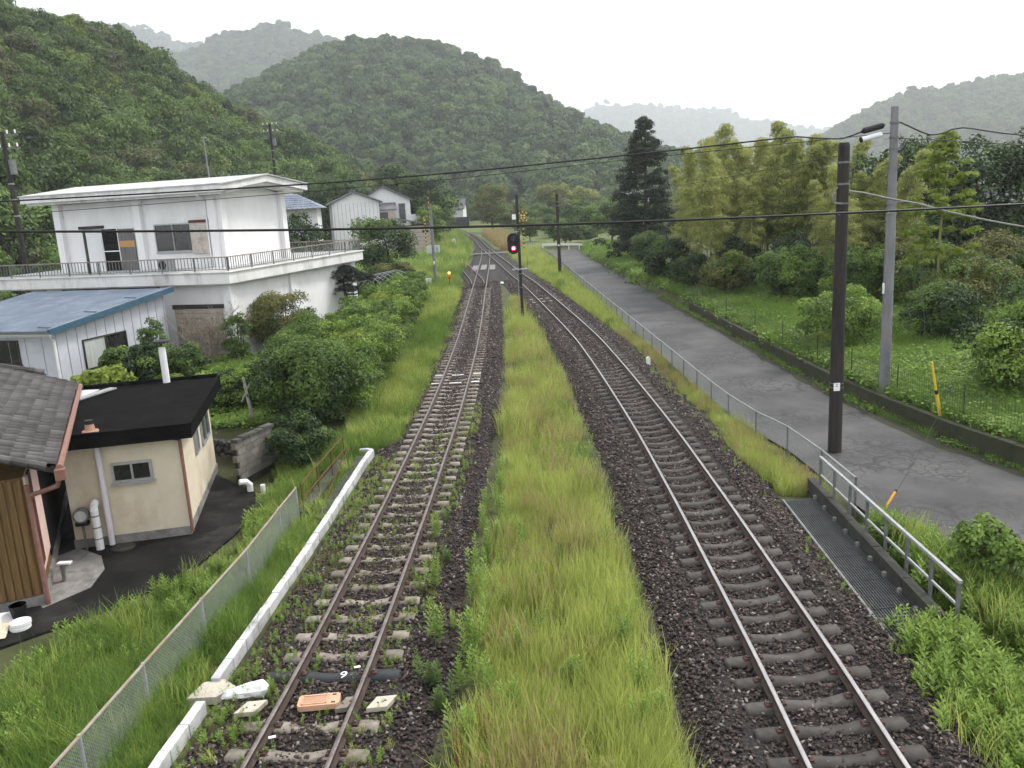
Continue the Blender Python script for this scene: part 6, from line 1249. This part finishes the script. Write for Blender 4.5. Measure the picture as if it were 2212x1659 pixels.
# ------------------------------------------------------------------ grass and weeds
def clump_mesh(name, seed, mat, n=70, s=.058):
    rng = np.random.default_rng(seed); P = np.stack([rng.normal(0, .16, n), rng.normal(0, .16, n), rng.uniform(.02, .20, n)], 1); V, F = leaves(rng, P, np.tile([0, 0, 1.0], (n, 1)), s, .8, .45); return npmesh(name, V, F, mat, rng.uniform(0, 1, n))
G_LONG = proto_collection('long_grass', [blade_mesh('long_grass', i, 62, .50, .0095, .25, 'gr_long', .32) for i in range(2)] + [blade_mesh('long_grass', 10 + i, 50, .58, .0085, .24, 'gr_straw', .22, .9) for i in range(2)] + [blade_mesh('long_grass', 12, 50, .32, .010, .25, 'gr_olive', .5), blade_mesh('long_grass', 15, 52, .48, .011, .24, 'gr_green', .55), weed_mesh('long_grass', 16, .62, 'lf_bright', 30, .12, 7, .16)])
G_GRN = proto_collection('green_grass', [blade_mesh('green_grass', 20 + i, 52, .46, .011, .25, 'gr_green', .6) for i in range(3)] + [blade_mesh('green_grass', 24, 56, .50, .0095, .25, 'gr_long', .5), weed_mesh('green_grass', 25, .4, 'lf_bright', 24, .13, 7, .18), blade_mesh('green_grass', 26, 60, .35, .008, .24, 'gr_olive', .6)])
G_SML = proto_collection('small_weed', [blade_mesh('small_weed', 50, 26, .42, .014, .15, 'gr_green', .7), blade_mesh('small_weed', 51, 26, .42, .012, .14, 'gr_long', .6), weed_mesh('small_weed', 52, .4, 'lf_bright', 22, .13, 3, .1), blade_mesh('small_weed', 53, 24, .35, .012, .14, 'gr_olive', .7), clump_mesh('small_weed', 54, 'lf_olive', 26, .07)])
G_LOW = proto_collection('low_weed', [clump_mesh('low_weed', 30, 'gr_green'), clump_mesh('low_weed', 31, 'lf_bright'), clump_mesh('low_weed', 32, 'gr_green', 50, .075), blade_mesh('low_weed', 33, 60, .28, .009, .2, 'gr_green', .7), weed_mesh('low_weed', 34, .28, 'lf_bright', 18, .12, 3, .1)])
def grass(name, label, regions, coll, probs, seed, zf=gz, tilt=.12):
    """regions: (n, y0, y1, x0(y), x1(y), scale)"""
    rng = np.random.default_rng(seed); PP, SS = [], []
    for (n, y0, y1, f0, f1, sc) in regions:
        y = rng.uniform(y0, y1, n); a, b = f0(y), f1(y); x = a + (b - a) * rng.uniform(0, 1, n)
        keep = fbm(x * .9, y * .9, seed) > rng.uniform(.18, .42, n); x, y = x[keep], y[keep]
        if name == 'strip_grass':
            e_ = np.minimum(x - f0(y), f1(y) - x); g_ = rng.uniform(0, 1, len(x)) < .25 + .75 * sstep(.0, .5, e_ + .5 * (fbm(x * 1.7, y * 1.7, 99) - .47)); x, y = x[g_], y[g_]
            g_ = np.abs(x - np.interp(y, [7, 12, 16, 22, 36, 46], [.62, .72, .72, .62, .35, .3])) > .13; x, y = x[g_], y[g_]
        z = zf(x, y); PP.append(np.stack([x, y, z], 1)); SS.append(sc * rng.uniform(.65, 1.25, len(x)) * (.6 + .9 * fbm(x * .5, y * .5, seed + 7)))
    P = np.concatenate(PP); s = np.concatenate(SS) * rng.uniform(.75, 1.25, len(P)); n = len(P)
    # which kind grows where follows slow noise
    cum = np.cumsum(probs); u_ = np.clip(.55 * (fbm(P[:, 0] * .45, P[:, 1] * .25, seed + 11) - .47) * 3 + .5, 0, 1) * .6 + .4 * rng.uniform(0, 1, n); pk = np.searchsorted(cum / cum[-1], np.clip(u_, 0, .9999))
    return scatter(name, P, rand_rot(rng, n, tilt), np.stack([s, s, s * rng.uniform(.85, 1.2, n)], 1), pk, coll, label, 'grass')
C_ = lambda v: (lambda y: np.full_like(np.asarray(y, float), v))
cl_l = lambda y: np.interp(y, [7, 9.7, 12.7, 22.7, 35.8, 64], [-.95, -.88, -.80, -.32, -.12, .2]); cl_r = lambda y: np.interp(y, [7, 9.4, 12.4, 19, 32, 45, 60], [1.85, 1.9, 1.95, 2.0, 2.05, 1.65, .9])
ctr = lambda x, y: np.maximum(bz(x, y), -.16 + 0 * x) - .02
grass('strip_grass', 'long yellow-green grass filling the strip between the tracks', [(1500, 7.5, 16, cl_l, cl_r, 1.0), (1900, 16, 30, cl_l, cl_r, 1.0), (1700, 30, 62, cl_l, cl_r, 1.1)], G_LONG, [.35, .33, .025, .025, .05, .12, .10], 51, ctr)
grass('verge_grass', 'lush green grass on the bank left of the tracks', [(2000, 25.3, 45, lambda y: lx(y) - 3.2, lambda y: lx(y) - 1.35, .95), (1500, 45, 75, lambda y: lx(y) - 4.2, lambda y: lx(y) - 1.6, 1.3), (1300, 75, 130, lambda y: lx(y) - 8.5, lambda y: lx(y) - 2.4, 1.8), (900, 130, 220, lambda y: rx(y) - 9, lambda y: rx(y) - 2, 2.2)], G_GRN, [.25, .2, .15, .3, .05, .05], 52)
grass('bank_grass', 'green grass and weeds on the bank below the left fence', [(1500, 7.5, 15.5, lambda y: np.interp(y, [7, 15.5], [-11.5, -8.8]), lambda y: kx(y) - .35, .95), (700, 15.5, 26, lambda y: np.interp(y, [15.5, 19, 22, 26], [-8.4, -7.2, -7.0, -7.6]), lambda y: kx(y) - .3, .8), (420, 7.5, 25, lambda y: kx(y) - .45, lambda y: kx(y) - .05, .5), (260, 19, 27, lambda y: kx(y) - 2.2, lambda y: kx(y) - 1.0, .9)], G_GRN, [.22, .18, .10, .08, .28, .14], 53)
grass('track_weeds', 'small weeds growing among the ballast and sleepers', [(900, 8, 24, lambda y: kx(y) + .2, lambda y: lx(y) - .62, .38), (420, 8, 26, lambda y: lx(y) - .5, lambda y: lx(y) + .5, .34), (420, 8, 30, lambda y: lx(y) + .62, lambda y: lx(y) + 1.3, .4), (260, 26, 60, lambda y: lx(y) - 1.6, lambda y: lx(y) - 1.0, .5), (160, 8, 40, lambda y: rx(y) + 1.5, lambda y: np.minimum(rx(y) + 2.1, 6.2), .35)], G_SML, [.2, .2, .2, .2, .2], 54, bz)
grass('fence_grass', 'mixed green and straw grass along the right-hand fence', [(420, 19.4, 24, lambda y: np.interp(y, [19, 21.9, 24], [6.6, 6.25, 6.3]), lambda y: rl(y) - .5, .62), (700, 24, 45, lambda y: np.minimum(rx(y) + 2.1, rl(y) - .8), lambda y: rl(y) - .15, .55)], G_LONG, [.24, .20, .07, .07, .18, .18, .06], 55)
grass('far_verge_grass', 'light green grass between the far right track and the road', [(1300, 45, 100, lambda y: rx(y) + 2.1, lambda y: rl(y) - .35, 1.1), (300, 100, 122, lambda y: rx(y) + 2.4, lambda y: rl(y) - .3, 1.4)], G_GRN, [.15, .12, .1, .5, .05, .08], 65)
grass('corner_weeds', 'dense green weeds at the lower right beside the hand rail', [(1200, 6.5, 12.6, lambda y: np.interp(y, [6.5, 9.1, 10.1, 12.6], [5.7, 5.75, 5.75, 6.35]), lambda y: np.interp(y, [6.5, 12.6], [10.0, 9.6]), 1.0), (420, 12.4, 17.5, C_(7.12), lambda y: np.interp(y, [12.4, 17.5], [9.2, 8.1]), 1.0)], G_GRN, [.20, .16, .10, .08, .38, .08], 56)
grass('field_grass', 'low leafy green weeds over the field right of the road', [(12000, 14, 36, lambda y: rr(y) + .45, lambda y: rr(y) + 11, 1.25), (5200, 36, 62, lambda y: rr(y) + .4, lambda y: rr(y) + 12, 1.6), (1600, 62, 120, lambda y: rr(y) + .2, lambda y: rr(y) + 4, 2.0), (900, 14, 60, lambda y: rr(y) - .05, lambda y: rr(y) + .12, .8)], G_LOW, [.22, .16, .14, .40, .08], 57)
grass('garden_weeds', 'low green plants over the garden ground by the white house', [(3200, 28.3, 42, C_(-17.5), C_(-7.2), 1.3), (2600, 42, 75, lambda y: np.interp(y, [42, 56, 75], [-12.5, -9.6, -13]), C_(-6.5), 1.6), (1500, 75, 130, C_(-34), C_(-9), 2.6)], G_LOW, [.3, .2, .2, .2, .1], 58)
grass('dry_reeds', 'pinkish dry reeds beside the far curve', [(420, 128, 185, lambda y: rx(y) + 2.6, lambda y: rx(y) + 5.5, 2.6)], proto_collection('reed', [blade_mesh('reed', 61, 30, .6, .014, .16, 'gr_straw', .3)]), [1], 59)
ct = empty('shadow_strip', (0, 0, 0), 'narrow dark strip painted as a line of shadow through the grass strip', 'shadow strip')  # dark strip laid to draw the line of shadow along the grass gap
CT = catmull([(.62, 7), (.72, 12), (.72, 16), (.62, 22), (.35, 36), (.3, 46)], 1.0)
for a_, b_ in zip(CT[:-1], CT[1:]): MB().bar((a_[0], a_[1] + .008, -.17), (b_[0], b_[1] - .008, -.17), .10, .12, 'concrete_dark').build('strip_piece', ct)
# single leafy weeds one can tell apart
WM = [weed_mesh('weed_body', 90 + i, .62, 'lf_bright', 44, .12, 4, .07) for i in range(4)] + [weed_mesh('weed_body', 95, .45, 'lf_mid', 40, .11, 5, .09)]
rgw = random.Random(17); WS = [(-1.35, 11.2, .9, 4), (-1.5, 11.8, 1.0, 4), (-1.62, 13.2, .95, 0), (-1.3, 13.6, .5, 0), (-1.75, 15.0, .9, 1), (-1.55, 16.2, .7, 4), (-1.9, 17.6, .85, 1), (-1.7, 18.6, .6, 4), (-1.05, 12.6, 1.05, 0), (-.85, 12.9, 1.1, 1), (-.7, 13.6, 1.0, 2), (-.95, 14.4, 1.15, 3), (-.75, 15.2, 1.1, 0), (-.5, 14.2, .95, 2), (-.8, 16.4, 1.0, 1), (-.55, 17.2, .95, 3), (-.35, 18.4, 1.0, 0), (-.2, 15.6, .9, 2), (.05, 16.8, .9, 1), (-.6, 11.4, 1.1, 2), (-.9, 10.3, 1.1, 3), (-.4, 10.8, .9, 0), (1.5, 12.4, 1.1, 1), (1.65, 13.0, 1.0, 2), (1.55, 11.3, 1.0, 0), (.6, 11.6, .8, 3), (-.45, 20.5, .9, 1), (-.3, 22, .85, 2), (-1.0, 11.8, .9, 2), (-.85, 18, .9, 0), (-.65, 19.4, 1.0, 2), (-.2, 12.4, .9, 1), (.1, 13.2, .8, 2), (1.75, 10.6, .9, 3), (1.4, 10.2, .9, 0), (-1.1, 9.4, .8, 4), (2.15, 14.5, .6, 4), (2.2, 16.5, .6, 4), (2.1, 12.2, .6, 4), (2.2, 18.6, .6, 4)]
for i, (x_, y_, s_, k_) in enumerate(WS):
    s_ *= 1.3
    e = empty('weed', (x_, y_, float(ctr(np.array(x_), np.array(y_)))), 'upright leafy weed growing at the edge of the grass strip', 'weed', 'leafy weeds along the grass strip', rz=rgw.uniform(0, 6)); e.scale = (s_,) * 3; link('stems', WM[k_], e)
for i, (x_, y_) in enumerate(((-.98, 9.75), (-.62, 10.0))):
    e = empty('dry_weed', (x_, y_, -.18), ('left', 'right')[i] + ' rusty brown seed spike of the pair at the bottom of the grass strip', 'weed', 'brown seed spikes'); link('spike', weed_mesh('spike', 120 + i, .85, 'lf_russet2', 90, .05, 4, .05), e)
